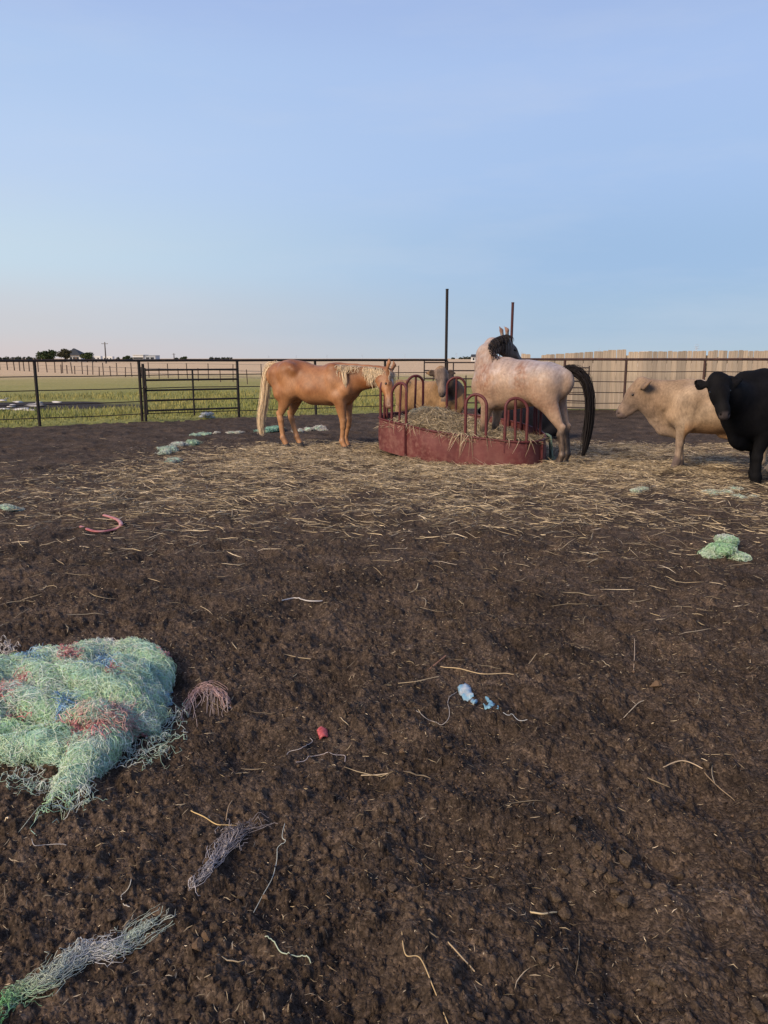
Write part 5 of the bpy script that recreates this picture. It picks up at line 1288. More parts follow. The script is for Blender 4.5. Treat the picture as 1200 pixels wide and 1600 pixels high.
# ---- bundles that follow a line
def bundle(name, label, line, width, N, rr, pal, z=.012, cat='twine', frag=.5, wig=.010):
    pts = np.array([on(px, py) for px, py in line]); sp = catmull(pts, 8, closed=False); o = sp.mean(0); m = len(sp)
    t = thing(name, label, cat, tuple(o)); P = []
    tw = RNG.random(N) * 6.28
    for i in range(N):
        a = RNG.random() * (1 - frag); b = min(1, a + frag * RNG.uniform(.5, 1.6)); tt = np.linspace(a, b, 14); j = tt * (m - 1)
        c = np.stack([np.interp(j, np.arange(m), sp[:, k]) for k in range(3)], 1); w = np.interp(tt, np.linspace(0, 1, len(width)), width)
        rad = RNG.random() ** .6; ang = tw[i] + tt * 9
        c[:, 0] += w * rad * np.cos(ang); c[:, 1] += w * rad * np.sin(ang) * .9; c[:, 2] += z + w * .75 * (1 + rad * np.sin(ang + 1.2)) * .6
        c += wig * np.cumsum(RNG.normal(size=c.shape), 0) * .4 * np.array([1, 1, .35]); P.append(c)
    for i in range(N // 4):                                    # fuzz and stray loops
        t0 = RNG.random(); c0 = sp[int(t0 * (m - 1))]; w = np.interp(t0, np.linspace(0, 1, len(width)), width)
        q = squiggle(c0 + RNG.normal(size=3) * w * .8, RNG.uniform(.03, .10), 14, .012, 7); q[:, 2] += z + w * .8 * RNG.random(); P.append(q)
    P = np.array(P); N = len(P); P[..., 2] = np.maximum(P[..., 2], ground_h(P[..., 0].ravel(), P[..., 1].ravel()).reshape(P.shape[:2]) + .002)
    pos = np.linspace(0, 1, len(pal)); f = (P[:, 7] - sp[0]) @ (sp[-1] - sp[0]) / np.dot(sp[-1] - sp[0], sp[-1] - sp[0])
    col = np.stack([np.interp(f, pos, np.array(pal)[:, k]) for k in range(3)], 1) * RNG.uniform(.7, 1.15, (N, 1))
    s = strand_obj('strands', strands(P - o, RNG.uniform(*rr, N), col, 3, .7), M_net, t); tag(s, kind='stuff'); return t
bundle('netting_rope', 'green netting twisted into a rope and fraying to white', [(-20, 1615), (15, 1575), (38, 1553), (75, 1540), (105, 1512), (135, 1492), (175, 1489), (205, 1472), (245, 1442)], [.009, .010, .011, .015, .021, .016, .007, .006, .009, .014], 320, (.0005, .0011), [(.10, .42, .14), (.22, .48, .22), (.50, .56, .44), (.48, .52, .46), (.56, .55, .54), (.40, .50, .42), (.48, .52, .47)], .008, 'netting', .22, .016)
bundle('twine_bundle', 'grey frayed twine bundle lying on dark dirt below the netting heap', [(298, 1392), (322, 1366), (342, 1340), (362, 1315), (385, 1300), (412, 1294)], [.003, .007, .014, .022, .022, .014], 80, (.0007, .0014), [(.45, .42, .42), (.42, .39, .38), (.34, .30, .29), (.16, .13, .12)], .004, 'twine', .4, .014)
M_twine = strand_mat('twine', .7, .2, .15)
def twine(label, line, r, col, lift=.006, name='twine', cat='twine', n=10):
    pts = np.array([on(px, py) for px, py in line]); sp = catmull(pts, n, closed=False); g = ground_h(sp[:, 0], sp[:, 1]); k = np.arange(len(sp))
    
    if name == 'straw_stalk':            # stiff: rests on the high spots
        f = np.linspace(0, 1, len(sp)); sp[:, 2] = g[0] * (1 - f) + g[-1] * f; sp[:, 2] += max(0, (g - sp[:, 2])[2:-2].max() if len(sp) > 6 else 0) * .8 * np.sin(math.pi * np.clip(f, .08, .92)) + r
    else:
        kern = np.ones(7) / 7; gs_ = np.convolve(np.pad(np.maximum(sp[:, 2], g), 3, 'edge'), kern, 'valid'); sp[:, 2] = np.maximum(gs_, g) + r + lift * .3
    o = sp.mean(0)
    ob = strand_obj(name, strands((sp - o)[None], np.array([r]), np.array([col]), 5, .6), M_twine); ob.location = o; tag(ob, label, cat); return ob
GY = (.42, .44, .38); TN = (.46, .36, .23); ST = (.50, .36, .18)
twine('thin pale twine running in a long wavy line beside the grey bundle', [(445, 1288), (441, 1308), (446, 1318), (434, 1326), (433, 1346), (426, 1372), (412, 1398), (396, 1428)], .0013, GY)
twine('short pale green twine curve on dirt near the bottom', [(414, 1469), (428, 1478), (440, 1490), (462, 1496), (478, 1499), (486, 1509)], .0016, (.42, .48, .34))
twine('pale hooked twine below the red plastic scrap', [(462, 1192), (478, 1190), (494, 1182), (520, 1181), (538, 1182), (539, 1192)], .0015, (.44, .38, .36))
twine('pale looping twine just above the hooked one', [(445, 1186), (452, 1176), (466, 1172), (476, 1168), (488, 1160), (484, 1154)], .0013, (.42, .38, .36))
twine('grey twine loop beside the blue and white scrap', [(650, 1115), (664, 1122), (676, 1130), (690, 1134), (702, 1120), (700, 1098), (714, 1082)], .0014, (.42, .38, .34))
twine('short grey twine trailing from the second blue scrap', [(786, 1114), (798, 1122), (812, 1128), (824, 1125)], .0013, (.40, .42, .44))
twine('pale twine hook standing alone above the frayed rope', [(205, 1375), (203, 1388), (190, 1402), (194, 1416), (203, 1419)], .0014, (.44, .42, .36))
twine('pale wavy twine lying high on the bare dirt slope', [(50, 1312), (54, 1322), (72, 1322), (90, 1320), (104, 1322)], .0013, (.36, .34, .32))
twine('white twine shreds crossing dirt in the middle of the yard', [(440, 939), (460, 938), (485, 940), (504, 941)], .0042, (.52, .49, .46))
twine('long curved straw on dirt near the bottom edge', [(628, 1458), (634, 1490), (656, 1520), (678, 1548), (700, 1602)], .0017, ST, name='straw_stalk', cat='straw stalk')
twine('long bowed straw lying above the blue scraps', [(688, 1044), (715, 1053), (752, 1057), (788, 1058), (812, 1048), (838, 1030)], .0024, (.52, .39, .22), name='straw_stalk', cat='straw stalk')
twine('straight straw ending near the bowed one', [(622, 1069), (650, 1068), (672, 1063), (686, 1058)], .0021, (.52, .40, .24), name='straw_stalk', cat='straw stalk')
twine('reddish broken stalk crossing the straight straw', [(668, 1052), (682, 1042), (697, 1029)], .0042, (.26, .14, .09), name='straw_stalk', cat='straw stalk')
twine('bright short straw lying flat beside brown clods', [(828, 1427), (848, 1428), (870, 1428)], .0026, (.62, .49, .28), name='straw_stalk', cat='straw stalk')
twine('short tilted straw with a knotted end near the bottom', [(700, 1474), (722, 1496), (742, 1520)], .0021, (.48, .36, .21), name='straw_stalk', cat='straw stalk')
twine('pale straw on the dirt near the yard side beneath small clods', [(1036, 1191), (1066, 1196), (1098, 1203)], .0024, (.50, .38, .24), name='straw_stalk', cat='straw stalk')
twine('dark thin stalk below the pale straw on dirt', [(1098, 1236), (1122, 1243), (1148, 1251)], .0020, (.26, .19, .12), name='straw_stalk', cat='straw stalk')
twine('bent yellow straw above the grey twine bundle', [(298, 1266), (318, 1280), (338, 1291), (356, 1291), (372, 1288)], .0020, (.56, .40, .18), name='straw_stalk', cat='straw stalk')
twine('brown upright stalk beside the bent yellow straw', [(363, 1250), (357, 1268), (353, 1284)], .0020, (.34, .24, .14), name='straw_stalk', cat='straw stalk')
twine('tiny bright straw lying level in the dirt', [(564, 1214), (585, 1212), (606, 1209)], .0022, (.52, .42, .28), name='straw_stalk', cat='straw stalk')
twine('forked pale straw below the bare wallow pit', [(974, 1126), (988, 1108), (1000, 1100), (1016, 1092)], .0020, (.50, .42, .30), name='straw_stalk', cat='straw stalk')
twine('short straw standing across the bare dirt', [(990, 1048), (991, 1030), (991, 1006)], .0022, (.42, .32, .22), name='straw_stalk', cat='straw stalk')

# ---- scraps of plastic
def scrap(name, label, cat, outline, h, mat, crumple=.012, thick=.0015, seed=0):
    """crumpled sheet: outline is a list of (px, py) pairs along two edges"""
    A, B = outline; n = 14; m = 6
    a = catmull(np.array([on(*p) for p in A]), 8, closed=False); b = catmull(np.array([on(*p) for p in B]), 8, closed=False)
    ia = np.linspace(0, len(a) - 1, n); pa = np.stack([np.interp(ia, np.arange(len(a)), a[:, k]) for k in range(3)], 1); ib = np.linspace(0, len(b) - 1, n); pb = np.stack([np.interp(ib, np.arange(len(b)), b[:, k]) for k in range(3)], 1)
    V = np.array([pa[i] * (1 - f) + pb[i] * f for i in range(n) for f in np.linspace(0, 1, m)]); f = np.tile(np.linspace(0, 1, m), n)
    V[:, 2] += .006 + h * np.sin(math.pi * f) * (.6 + .4 * np.sin(np.repeat(np.arange(n), m) * 1.3 + seed)) + crumple * fbm(V[:, 0] * 40, V[:, 1] * 40, 600 + seed, 2)
    o = V.mean(0); i, j = np.meshgrid(np.arange(n - 1), np.arange(m - 1), indexing='ij'); q = (i * m + j).ravel()
    ob = link(name, mesh_np(name, V - o, np.stack([q, q + 1, q + m + 1, q + m], 1)), mat); ob.location = o
    s = ob.modifiers.new('thick', 'SOLIDIFY'); s.thickness = thick; tag(ob, label, cat); return ob
M_bw = M('blue_white_film', .4, .4); M_bw.col(M_bw.ramp(M_bw.noise(28, 3), [(.40, (.42, .47, .50)), (.62, (.16, .32, .45))])); M_blue = plain('blue_film', (.16, .33, .43), .5)
scrap('plastic_scrap', 'crumpled white and blue plastic scrap standing out of the dirt', 'plastic scrap', ([(714, 1076), (722, 1092), (732, 1098), (742, 1104)], [(734, 1072), (738, 1084), (742, 1096), (747, 1101)]), .013, M_bw.m, .034)
scrap('plastic_scrap', 'light blue plastic scrap beside the white and blue one', 'plastic scrap', ([(754, 1104), (762, 1103), (770, 1102), (779, 1106)], [(757, 1108), (764, 1110), (772, 1110), (778, 1110)]), .007, M_blue, .022, seed=2)
scrap('plastic_scrap', 'upright sliver of the light blue plastic scrap', 'plastic scrap', ([(758, 1092), (761, 1098), (766, 1103)], [(763, 1092), (766, 1097), (774, 1102)]), .006, M_blue, .01, seed=4)
M_rp = plain('red_plastic', (.42, .085, .085), .4)
scrap('plastic_scrap', 'small folded red plastic scrap lying in the dirt', 'plastic scrap', ([(496, 1144), (497, 1150), (500, 1157)], [(505, 1138), (511, 1144), (512, 1153)]), .015, M_rp, .010, .004, seed=6)
M_wf = plain('white_film', (.50, .50, .48), .5)
scrap('plastic_scrap', 'small white scrap above the netting heap', 'plastic scrap', ([(213, 1004), (216, 1008), (224, 1010)], [(219, 1002), (224, 1006), (229, 1009)]), .012, M_wf, .01, seed=8)
# bent strip of pink plastic pipe
pts = np.array([on(*p) + np.array([0, 0, z]) for p, z in (((123, 824), .035), ((134, 828), .030), ((148, 832), .028), ((164, 832), .028), ((180, 829), .030), ((189, 823), .035), ((186, 818), .045), ((176, 814), .05), ((163, 811), .055))])
sp = catmull(pts, 6, closed=False); o = sp.mean(0); m = M('faded_red_plastic', .45, .35); m.col(m.ramp(m.noise(9, 4), [(.4, (.36, .10, .10)), (.65, (.48, .26, .24))]))
V = []; n = len(sp); Tn = np.gradient(sp, axis=0); Tn /= np.linalg.norm(Tn, axis=1)[:, None]; Sd = np.cross(Tn, [0, 0, 1]); Sd /= np.linalg.norm(Sd, axis=1)[:, None]
prof = [(-.020, .010), (-.015, .020), (0, .024), (.015, .020), (.020, .010), (.016, .010), (.011, .016), (0, .019), (-.011, .016), (-.016, .010)]
for i in range(n):
    for a, b in prof: V.append(sp[i] + Sd[i] * a + np.array([0, 0, b - .03]))
K = len(prof); F = [(i * K + k, i * K + (k + 1) % K, (i + 1) * K + (k + 1) % K, (i + 1) * K + k) for i in range(n - 1) for k in range(K)]
ob = MB().add(np.array(V) - o, F).build('plastic_strip', m.m, None, True); ob.location = o; tag(ob, 'bent strip of faded red plastic lying on the dirt at the edge of the straw', 'plastic strip')

# ---------------------------------------------------------------- clods and pebbles
def lump(seed, n=28, m=19):
    V = []; rg = np.random.default_rng(seed)
    for i in range(m + 1):
        for j in range(n):
            t = math.pi * i / m; a = 2 * math.pi * j / n; V.append((math.sin(t) * math.cos(a), math.sin(t) * math.sin(a), math.cos(t)))
    V = np.array(V); k = 1.15 + .5 * n3(V, 1.3, 700 + seed) + .30 * n3(V, 3.1, 710 + seed) + .16 * n3(V, 7, 720 + seed); V = V * k[:, None]; 
    for _ in range(9):
        nn = unit(rg.normal(size=3)); dd_ = rg.uniform(.55, .85); V = V - np.maximum(0, V @ nn - dd_)[:, None] * nn
    V = V * (1 + .16 * n3(V, 4.5, 730 + seed) + .14 * n3(V, 10, 735 + seed))[:, None] * np.array([1, .82, .72])
    F = [(i * n + j, (i + 1) * n + j, (i + 1) * n + (j + 1) % n, i * n + (j + 1) % n) for i in range(m) for j in range(n)]
    return V, np.array(F)
clm = M('clod', .95, .1); oi = clm.n.new('ShaderNodeObjectInfo')
c = clm.ramp(clm.noise(3.2, 8, .78), [(.32, (.035, .026, .018)), (.5, (.085, .062, .043)), (.68, (.17, .125, .085))]); clm.col(c); clm.bump(clm.noise(7, 8, .8), .8, .004)
clp = M('pale_clod', .9, .15); clp.col(clp.ramp(clp.noise(22, 5, .7), [(.3, (.12, .08, .05)), (.7, (.30, .20, .125))])); clp.bump(clp.noise(50, 5), .8, .008)
LM = []
for s in range(6):
    V, F = lump(s); me = mesh_np('dirt_clod', V, F); me.materials.append(clm.m); LM.append(me)
LP_ = []
for s in range(2):
    V, F = lump(20 + s); me = mesh_np('pale_clod', V, F); me.materials.append(clp.m); LP_.append(me)
CL = [(612, 1277, 7), (860, 1268, 12), (877, 1361, 11), (897, 1296, 7), (977, 1350, 13), (955, 1376, 11), (977, 1411, 14), (867, 1413, 11), (885, 1431, 12), (845, 1483, 10), (846, 1501, 9), (1026, 1541, 14), (870, 1581, 10), (792, 1571, 12), (650, 1571, 9), (960, 1588, 12), (1187, 1581, 11), (1062, 1373, 9), (611, 1389, 10), (377, 1401, 8), (175, 1425, 10), (307, 1303, 10), (285, 1566, 7), (935, 1335, 10), (950, 1318, 9), (925, 1352, 9), (940, 1360, 10), (968, 1330, 8), (962, 1395, 9), (912, 1380, 8), (700, 1168, 7), (1010, 1385, 8), (905, 1252, 7), (750, 1590, 9), (565, 1600, 10), (1105, 1198, 8)]
g_lab = 'crumbly dark brown dirt clod lying on the churned yard'
for i, (px, py, r) in enumerate(CL):
    p = on(px, py); s = r / 1200 * math.hypot(p[0], p[1], 1.55) * .85
    ob = bpy.data.objects.new('dirt_clod', LM[i % 6]); C.objects.link(ob); ob.location = (p[0], p[1], gh(p[0], p[1]) + s * .32); ob.scale = (s, s, s * .95); ob.rotation_euler = (0, 0, i * 1.7); tag(ob, g_lab, 'dirt clod', 'dirt clods on the churned yard')
for i, (px, py, r) in enumerate([(733, 1345, 6), (322, 1468, 8), (310, 1485, 10), (1024, 1073, 8), (415, 1416, 5), (630, 1178, 6)]):
    p = on(px, py); s = r / 1200 * math.hypot(p[0], p[1], 1.55); ob = bpy.data.objects.new('pebble', LP_[i % 2]); C.objects.link(ob); ob.location = (p[0], p[1], gh(p[0], p[1]) + s * .45); ob.scale = (s, s, s); ob.rotation_euler = (0, 0, i * 2.1)
    tag(ob, 'pale tan pebble of hard dirt lying on the dark yard', 'pebble', 'pale pebbles on the yard')
def crumbs(N, yr, rr, seed, pw=3.0):
    V0 = np.array([(1, 0, 0), (-1, 0, 0), (0, 1, 0), (0, -1, 0), (0, 0, 1), (0, 0, -1)], float); F0 = np.array([(0, 2, 4), (2, 1, 4), (1, 3, 4), (3, 0, 4), (2, 0, 5), (1, 2, 5), (3, 1, 5), (0, 3, 5)])
    r = yr[0] * (yr[1] / yr[0]) ** RNG.random(N); a = RNG.uniform(-.56, .56, N); x = r * np.sin(a); y = r * np.cos(a)
    k = RNG.random(N) < np.clip(.5 + 1.1 * fbm(x * 1.5, y * 1.5, seed, 3), .08, 1); x, y = x[k], y[k]; N = len(x)
    s = rr[0] + (rr[1] - rr[0]) * RNG.random(N) ** pw; sc = s[:, None, None] * RNG.uniform(.6, 1.25, (N, 6, 1)); A = RNG.normal(size=(N, 3, 3)); Qm, _ = np.linalg.qr(A)
    V = np.einsum('nij,vj->nvi', Qm, V0) * sc; V[..., 2] *= .8; V += np.stack([x, y, ground_h(x, y) + s * .35], 1)[:, None]
    F = (F0[None] + (np.arange(N) * 6)[:, None, None]).reshape(-1, 3); t = RNG.random((N, 1)) ** 2
    col = (np.array([(.030, .021, .016)]) * (1 - t) + np.array([(.13, .088, .058)]) * t) * RNG.uniform(.7, 1.3, (N, 1))
    return V.reshape(-1, 3), F, np.repeat(col, 6, 0)
v, f, c = cat_meshes([crumbs(30000, (1.25, 7), (.0020, .008), 801, 3.2), crumbs(1800, (1.25, 8), (.006, .013), 805, 2.5)])
cm = M('crumb', .95, .1); cm.col(cm.attr('Col')); cr = link('soil_crumbs', mesh_np('soil_crumbs', v, f, c, smooth=False), cm.m); tag(cr, 'small loose crumbs of dirt scattered over the yard', 'dirt crumbs', kind='stuff')

# ---------------------------------------------------------------- rags on the muddy patch in the field
M_rag = M('rag', .8, .2); M_rag.col(M_rag.ramp(M_rag.noise(3, 4), [(.35, (.30, .29, .28)), (.6, (.62, .60, .57))])); M_rag = M_rag.m
for i, (px, py, wx, wy) in enumerate([(4, 627, .45, .16), (10.6, 623.5, .28, .12), (18, 635.5, .35, .2), (52, 635, .85, .17), (34, 640.5, .75, .16), (3, 641.5, .5, .16), (45, 642, .55, .12), (29, 629, .5, .13), (88, 629, .45, .12), (62, 629.5, .4, .1)]):
    V, F = lump(40 + i, 16, 10); V = V * np.array([wx * .42, wy * 1.2, wy * .42]) ; p = on(px, py)
    ob = link('rag', mesh_np('rag', V, F), M_rag); ob.location = (p[0], p[1], p[2] + wy * .16); ob.rotation_euler = (0, 0, random.uniform(-.3, .3)); tag(ob, 'pale scrap of rag lying in the muddy patch beyond the pipe fence', 'rag', 'rags in the muddy patch')

# ---------------------------------------------------------------- far fences
M_tp = plain('fence_stake', (.10, .075, .062), .8, .1); M_wire = plain('wire', (.14, .12, .11), .6)
def wire_fence(label, posts, h, wires, r=.055):
    P = [gp(px, by) for px, by in posts]; root = thing('wire_fence', label, 'fence', (P[0][0], P[0][1], 0)); o = np.array([P[0][0], P[0][1], 0])
    for p in P:
        d = math.hypot(p[0], p[1]); hh = h * random.uniform(.93, 1.07); MB().tube([p - o + [0, 0, -.3], p - o + [random.gauss(0, .03), 0, hh]], max(r * .55, d * .0006), 6).build('stake', M_tp, root, True)
    for z in wires: MB().tube([p - o + [0, 0, z * h] for p in P], .009, 4).build('wire', M_wire, root, True)
posts = [(-60, 575.5), (-30, 577), (0, 578), (12, 578.3), (23, 579), (31, 579.5), (38, 580), (46, 580.3), (60, 581), (74, 581.8), (86, 582.4), (98, 583), (113, 583.8), (129, 584.6), (145, 585.4), (162, 586.2), (183, 587.2), (206, 588.4), (233, 589.8), (263, 591.2), (293.5, 592.6), (326, 594.2), (364, 596.5), (409, 599), (456, 601.5), (505, 604), (560, 607), (622, 610)]
wire_fence('far wire fence of tall thin stakes crossing the dry field', posts, 1.22, (.3, .62, .95))
posts2 = [(96, 583.5), (105, 584), (117, 584.7), (137, 585.9), (155, 587), (173, 588), (196, 589.2), (221, 590.6), (248.6, 592), (279, 593.6), (310, 595.4), (345, 597.2), (387, 600.5), (433, 603.5), (485, 607), (545, 611), (607, 615), (675, 620), (728, 624)]
wire_fence('far wire fence of short stakes standing in front of the taller one', posts2, .86, (.45, .9))

# ---------------------------------------------------------------- trees, house, trailers and pylons near the horizon
M_leaf = strand_mat('leaf', .85, .1, .35); M_bark = plain('bark', (.06, .045, .035), .9, .1)
def leaf_quads(cs, N, size, pal):
    """leaf-sized faces through lobes cs = (centre, radius)"""
    k = RNG.integers(0, len(cs), N); d = RNG.normal(size=(N, 3)); d /= np.linalg.norm(d, axis=1)[:, None]; rad = RNG.random(N) ** (1 / 2.2)
    c = np.array([cs[i][0] for i in k]); r = np.array([cs[i][1] for i in k]); P = c + d * (rad * r)[:, None] * np.array([1, 1, .8])
    A = RNG.normal(size=(N, 3)); A /= np.linalg.norm(A, axis=1)[:, None]; B = np.cross(A, RNG.normal(size=(N, 3))); B /= np.linalg.norm(B, axis=1)[:, None]; s = (size * RNG.uniform(.5, 1.2, N))[:, None]
    V = np.stack([P - A * s, P + B * s * .6, P + A * s, P - B * s * .6], 1).reshape(-1, 3); F = np.arange(N * 4).reshape(-1, 4)
    col = np.array(pal)[RNG.integers(0, len(pal), N)] * RNG.uniform(.6, 1.3, (N, 1)); return V, F, np.repeat(col, 4, 0)
GRN = [(.035, .055, .022), (.055, .075, .030), (.028, .045, .020), (.075, .085, .035)]
def tree(label, px, top, wpx, d, group=None, name='tree', brown=0):
    b = at(px, 560, d); o = np.array([b[0], b[1], 0]); H_ = at(px, top, d)[2]; R = wpx / 2 / 1200 * d
    t = thing(name, label, 'tree', tuple(o), 0, group); lobes = []
    for i in range(9):
        a = i * 2.4; rr = R * (.25 + .38 * ((i * 5) % 7) / 7); lobes.append((np.array([math.cos(a) * rr * 1.1, math.sin(a) * rr, H_ * (.42 + .36 * ((i * 3) % 5) / 5)]), R * random.uniform(.38, .55)))
    lobes.append((np.array([random.uniform(-.2, .2) * R, 0, H_ - R * .42]), R * .42))
    strand_obj('crown', leaf_quads(lobes, 1500, R * .13, GRN if not brown else [(.06, .055, .03), (.08, .07, .04), (.05, .05, .028)]), M_leaf, t)
    MB().tube([(0, 0, -.3), (.05 * R, 0, H_ * .3), (-.03 * R, 0, H_ * .7)], [R * .10, R * .075, R * .03], 7).tube([(.03 * R, 0, H_ * .3), (.4 * R, .1, H_ * .62)], [R * .05, R * .02], 6).tube([(0, 0, H_ * .34), (-.42 * R, -.1, H_ * .6)], [R * .05, R * .02], 6).build('trunk', M_bark, t, True)
tree('broad dark green tree by itself on the horizon beside the house', 74, 547, 30, 330)
tree('taller olive tree rising in front of the dark hip roof', 101, 543.5, 22, 320, brown=1)
tree('small round tree between the house and the white trailers', 136, 549.5, 20, 330)
tree('low bushy tree between the trailers and the white building', 198, 555, 12, 360)
tree('tiny dark tree on the horizon above the gate latch post', 288, 556.5, 9, 500)
M_roof = plain('dark_roof', (.045, .05, .055), .8, .2); M_white = plain('white_siding', (.62, .62, .60), .7, .2); M_glass = plain('dark_glass', (.02, .025, .03), .15, .5)
# house
d = 350; b = at(116, 560, d); hs = thing('house', 'house with a dark hip roof and white walls among trees on the horizon', 'house', (b[0], b[1], 0)); k = d / 1200
MB().box((0, 4, 1.5), (20 * k, 8, 3.0)).build('wall', M_white, hs)
V = [(-11.5 * k, -1, 3), (11.5 * k, -1, 3), (11.5 * k, 9, 3), (-11.5 * k, 9, 3), (-6 * k, 4, 6.0), (-4 * k, 4, 6.0)]
MB().add(V, [(0, 1, 5, 4), (2, 3, 4, 5)]).add(V, [(1, 2, 5), (3, 0, 4)]).build('roof', M_roof, hs)
for x in (-5, 0, 5): MB().box((x * k, -.03, 1.5), (1.1, .08, 1.3)).build('window', M_glass, hs)
MB().box((2.6 * k, -.03, 1.05), (1.0, .09, 2.1)).build('door', plain('door_paint', (.10, .07, .05)), hs)
def trailer(label, px0, px1, top, d):
    a = at(px0, 560, d); c = at(px1, 560, d); w = c[0] - a[0]; h = at(px0, top, d)[2]; t = thing('trailer', label, 'trailer', ((a[0] + c[0]) / 2, a[1], 0))
    MB().box((0, 1.25, (h + .6) / 2), (w, 2.5, h - .6)).build('body', M_white, t, bevel=.15)
    for i in range(3): MB().box((w * (-.3 + .3 * i), -.02, h * .62), (w * .12, .06, h * .18)).build('window', M_glass, t)
    for s in (-.12, .12): MB().tube([(w * s, 0.0, .4), (w * s, .3, .4)], .4, 12).build('wheel', M_roof, t, True)
trailer('long white trailer parked beside the power pole', 136.5, 157.5, 556.2, 330); trailer('shorter white trailer parked behind the power pole', 160, 176, 556.8, 345)
d = 380; b = at(225, 560, d); k = d / 1200; wbld = thing('building', 'low white building with a flat roof on the horizon above the gate', 'building', (b[0], b[1], 0)); hh = at(225, 554, d)[2]
MB().box((-9 * k, 4, hh * .46), (16 * k, 8, hh * .92)).build('wall', M_white, wbld); MB().box((8 * k, 4.3, hh * .42), (18 * k, 7.5, hh * .84)).build('wing', plain('pale_siding', (.42, .45, .48), .7), wbld)
MB().box((-9 * k, 4, hh * .95), (17 * k, 8.6, hh * .06)).build('roof', M_white, wbld); MB().box((8 * k, 4.3, hh * .87), (18.6 * k, 8, hh * .06)).build('wing_roof', plain('grey_roof', (.3, .33, .36), .7), wbld)
for x in (-14, -9, -4, 5, 12): MB().box((x * k, -.02 if x < 0 else .5, hh * .5), (1.6, .1, hh * .22)).build('window', M_glass, wbld)
d = 420; b = at(742, 560, d); k = d / 1200; sm = thing('house', 'distant white house with a grey roof beside the tall black post', 'house', (b[0], b[1], 0))
MB().box((0, 3, 1.2), (8 * k, 6, 2.4)).build('wall', M_white, sm); V = [(-5 * k, -.6, 2.4), (5 * k, -.6, 2.4), (5 * k, 6.6, 2.4), (-5 * k, 6.6, 2.4), (-4.6 * k, 3, 3.7), (4.6 * k, 3, 3.7)]
MB().add(V, [(0, 1, 5, 4), (2, 3, 4, 5)]).add(V, [(1, 2, 5), (3, 0, 4)]).build('roof', M_roof, sm)
for x in (-2, 2): MB().box((x * k, -.03, 1.2), (.9, .08, 1.1)).build('window', M_glass, sm)
for px, lab in ((1011, 'white gabled shed peeking over the wooden fence above the cream cow'),):
    d = 150; b = at(px, 560, d); k = d / 1200; sh = thing('shed', lab, 'shed', (b[0], b[1], 0)); z1 = at(px, 552, d)[2]; z2 = at(px, 548.6, d)[2]
    MB().box((0, 2, z1 / 2), (9 * k, 4, z1)).build('wall', M_white, sh); V = [(-6 * k, -.2, z1), (6 * k, -.2, z1), (6 * k, 4.2, z1), (-6 * k, 4.2, z1), (0, -.2, z2), (0, 4.2, z2)]
    MB().add(V, [(0, 3, 5, 4), (1, 4, 5, 2)]).add(V, [(0, 4, 1), (3, 2, 5)]).build('roof', M_white, sh)
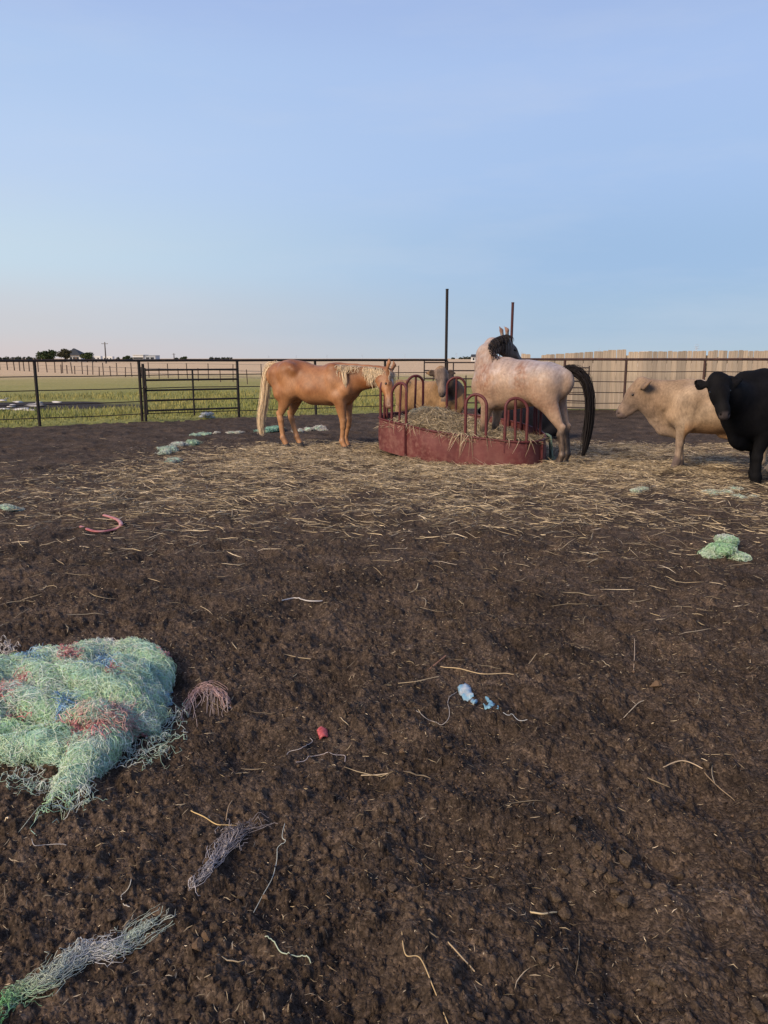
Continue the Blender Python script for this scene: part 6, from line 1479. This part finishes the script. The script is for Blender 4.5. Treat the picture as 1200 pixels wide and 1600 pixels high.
# poles
M_pole = plain('weathered_pole', (.09, .08, .075), .9, .1)
def pole(label, px, top, d, r=.14):
    b = at(px, 560, d); h = at(px, top, d)[2]; t = thing('power_pole', label, 'power pole', (b[0], b[1], 0)); MB().tube([(0, 0, -.4), (0, 0, h)], [r * 1.2, r * .8], 8).build('pole', M_pole, t, True)
    MB().box((0, -.12, h - .5), (2.0, .12, .14)).build('crossarm', M_pole, t)
    for x in (-.85, 0, .85): MB().tube([(x, -.12, h - .42), (x, -.12, h - .18)], .06, 6).build('insulator', M_white, t, True)
pole('power pole with a short crossarm behind the white trailers', 165.3, 534.5, 240, .2); pole('small power pole on the horizon above the pipe gate', 272, 552, 420, .25)
M_pyl = plain('hazed_steel', (.42, .48, .56), .6, .2)  # distance haze put into the colour as a pale blue-grey
def pylon(px, top, d):
    b = at(px, 560, d); h = at(px, top, d)[2]; t = thing('pylon', 'faint steel lattice pylon of the power line on the horizon', 'pylon', (b[0], b[1], 0), 0, 'power line pylons along the horizon'); w = h * .13; r = h * .0085
    for sx in (1, -1):
        for sy in (1, -1): MB().tube([(sx * w, sy * w, 0), (sx * w * .35, sy * w * .35, h * .62), (sx * w * .30, sy * w * .3, h * .84)], r, 4).build('leg', M_pyl, t)
    bz = MB(); L = [0, .2, .38, .52, .62, .74, .84]
    for a, c in zip(L[:-1], L[1:]):
        wa = w * np.interp(a, [0, .62, .84], [1, .35, .3]); wc = w * np.interp(c, [0, .62, .84], [1, .35, .3])
        for s in (1, -1):
            for y in (1, -1): bz.tube([(s * wa, y * wa, a * h), (-s * wc, y * wc, c * h)], r * .6, 3)
    o = bz.build('bracing', M_pyl, t); tag(o, kind='stuff')
    for z, l in ((.84, .16), (.70, .20)): MB().tube([(-l * h, 0, z * h), (0, 0, (z + .04) * h), (l * h, 0, z * h)], r, 4).build('crossarm', M_pyl, t)
    MB().tube([(-.13 * h, 0, .86 * h), (-.10 * h, 0, h), (.10 * h, 0, h), (.13 * h, 0, .86 * h)], r, 4).build('peak', M_pyl, t)
for px, top in ((420, 555), (463, 555), (511, 554), (566, 553.5), (632.5, 553), (713, 551), (815, 549), (936, 545), (1087, 538)):
    pylon(px, top, 34 / (560 - top) * 1200)
# far tree line: reads as one low dark mass
cs = []
for px in list(range(-200, 1400, 6)):
    w = fbm(np.array([px * .021]), np.array([3.3]), 901, 3)[0]
    if w < .13 and not (5 < px < 42): continue
    d = 1500; b = at(px, 560, d); hgt = 2.2 + 4.5 * max(0, w) + 1.4 * random.random(); cs.append((np.array([b[0], b[1] + random.uniform(-20, 20), hgt * .4]), hgt * .85)); cs.append((np.array([b[0] + 4, b[1], hgt * .3]), hgt * .7))
tl = strand_obj('treeline', leaf_quads(cs, 9000, 1.6, [(.045, .055, .04), (.06, .065, .05)]), M_leaf); tag(tl, 'low dark broken tree line along the horizon', 'trees', kind='stuff')
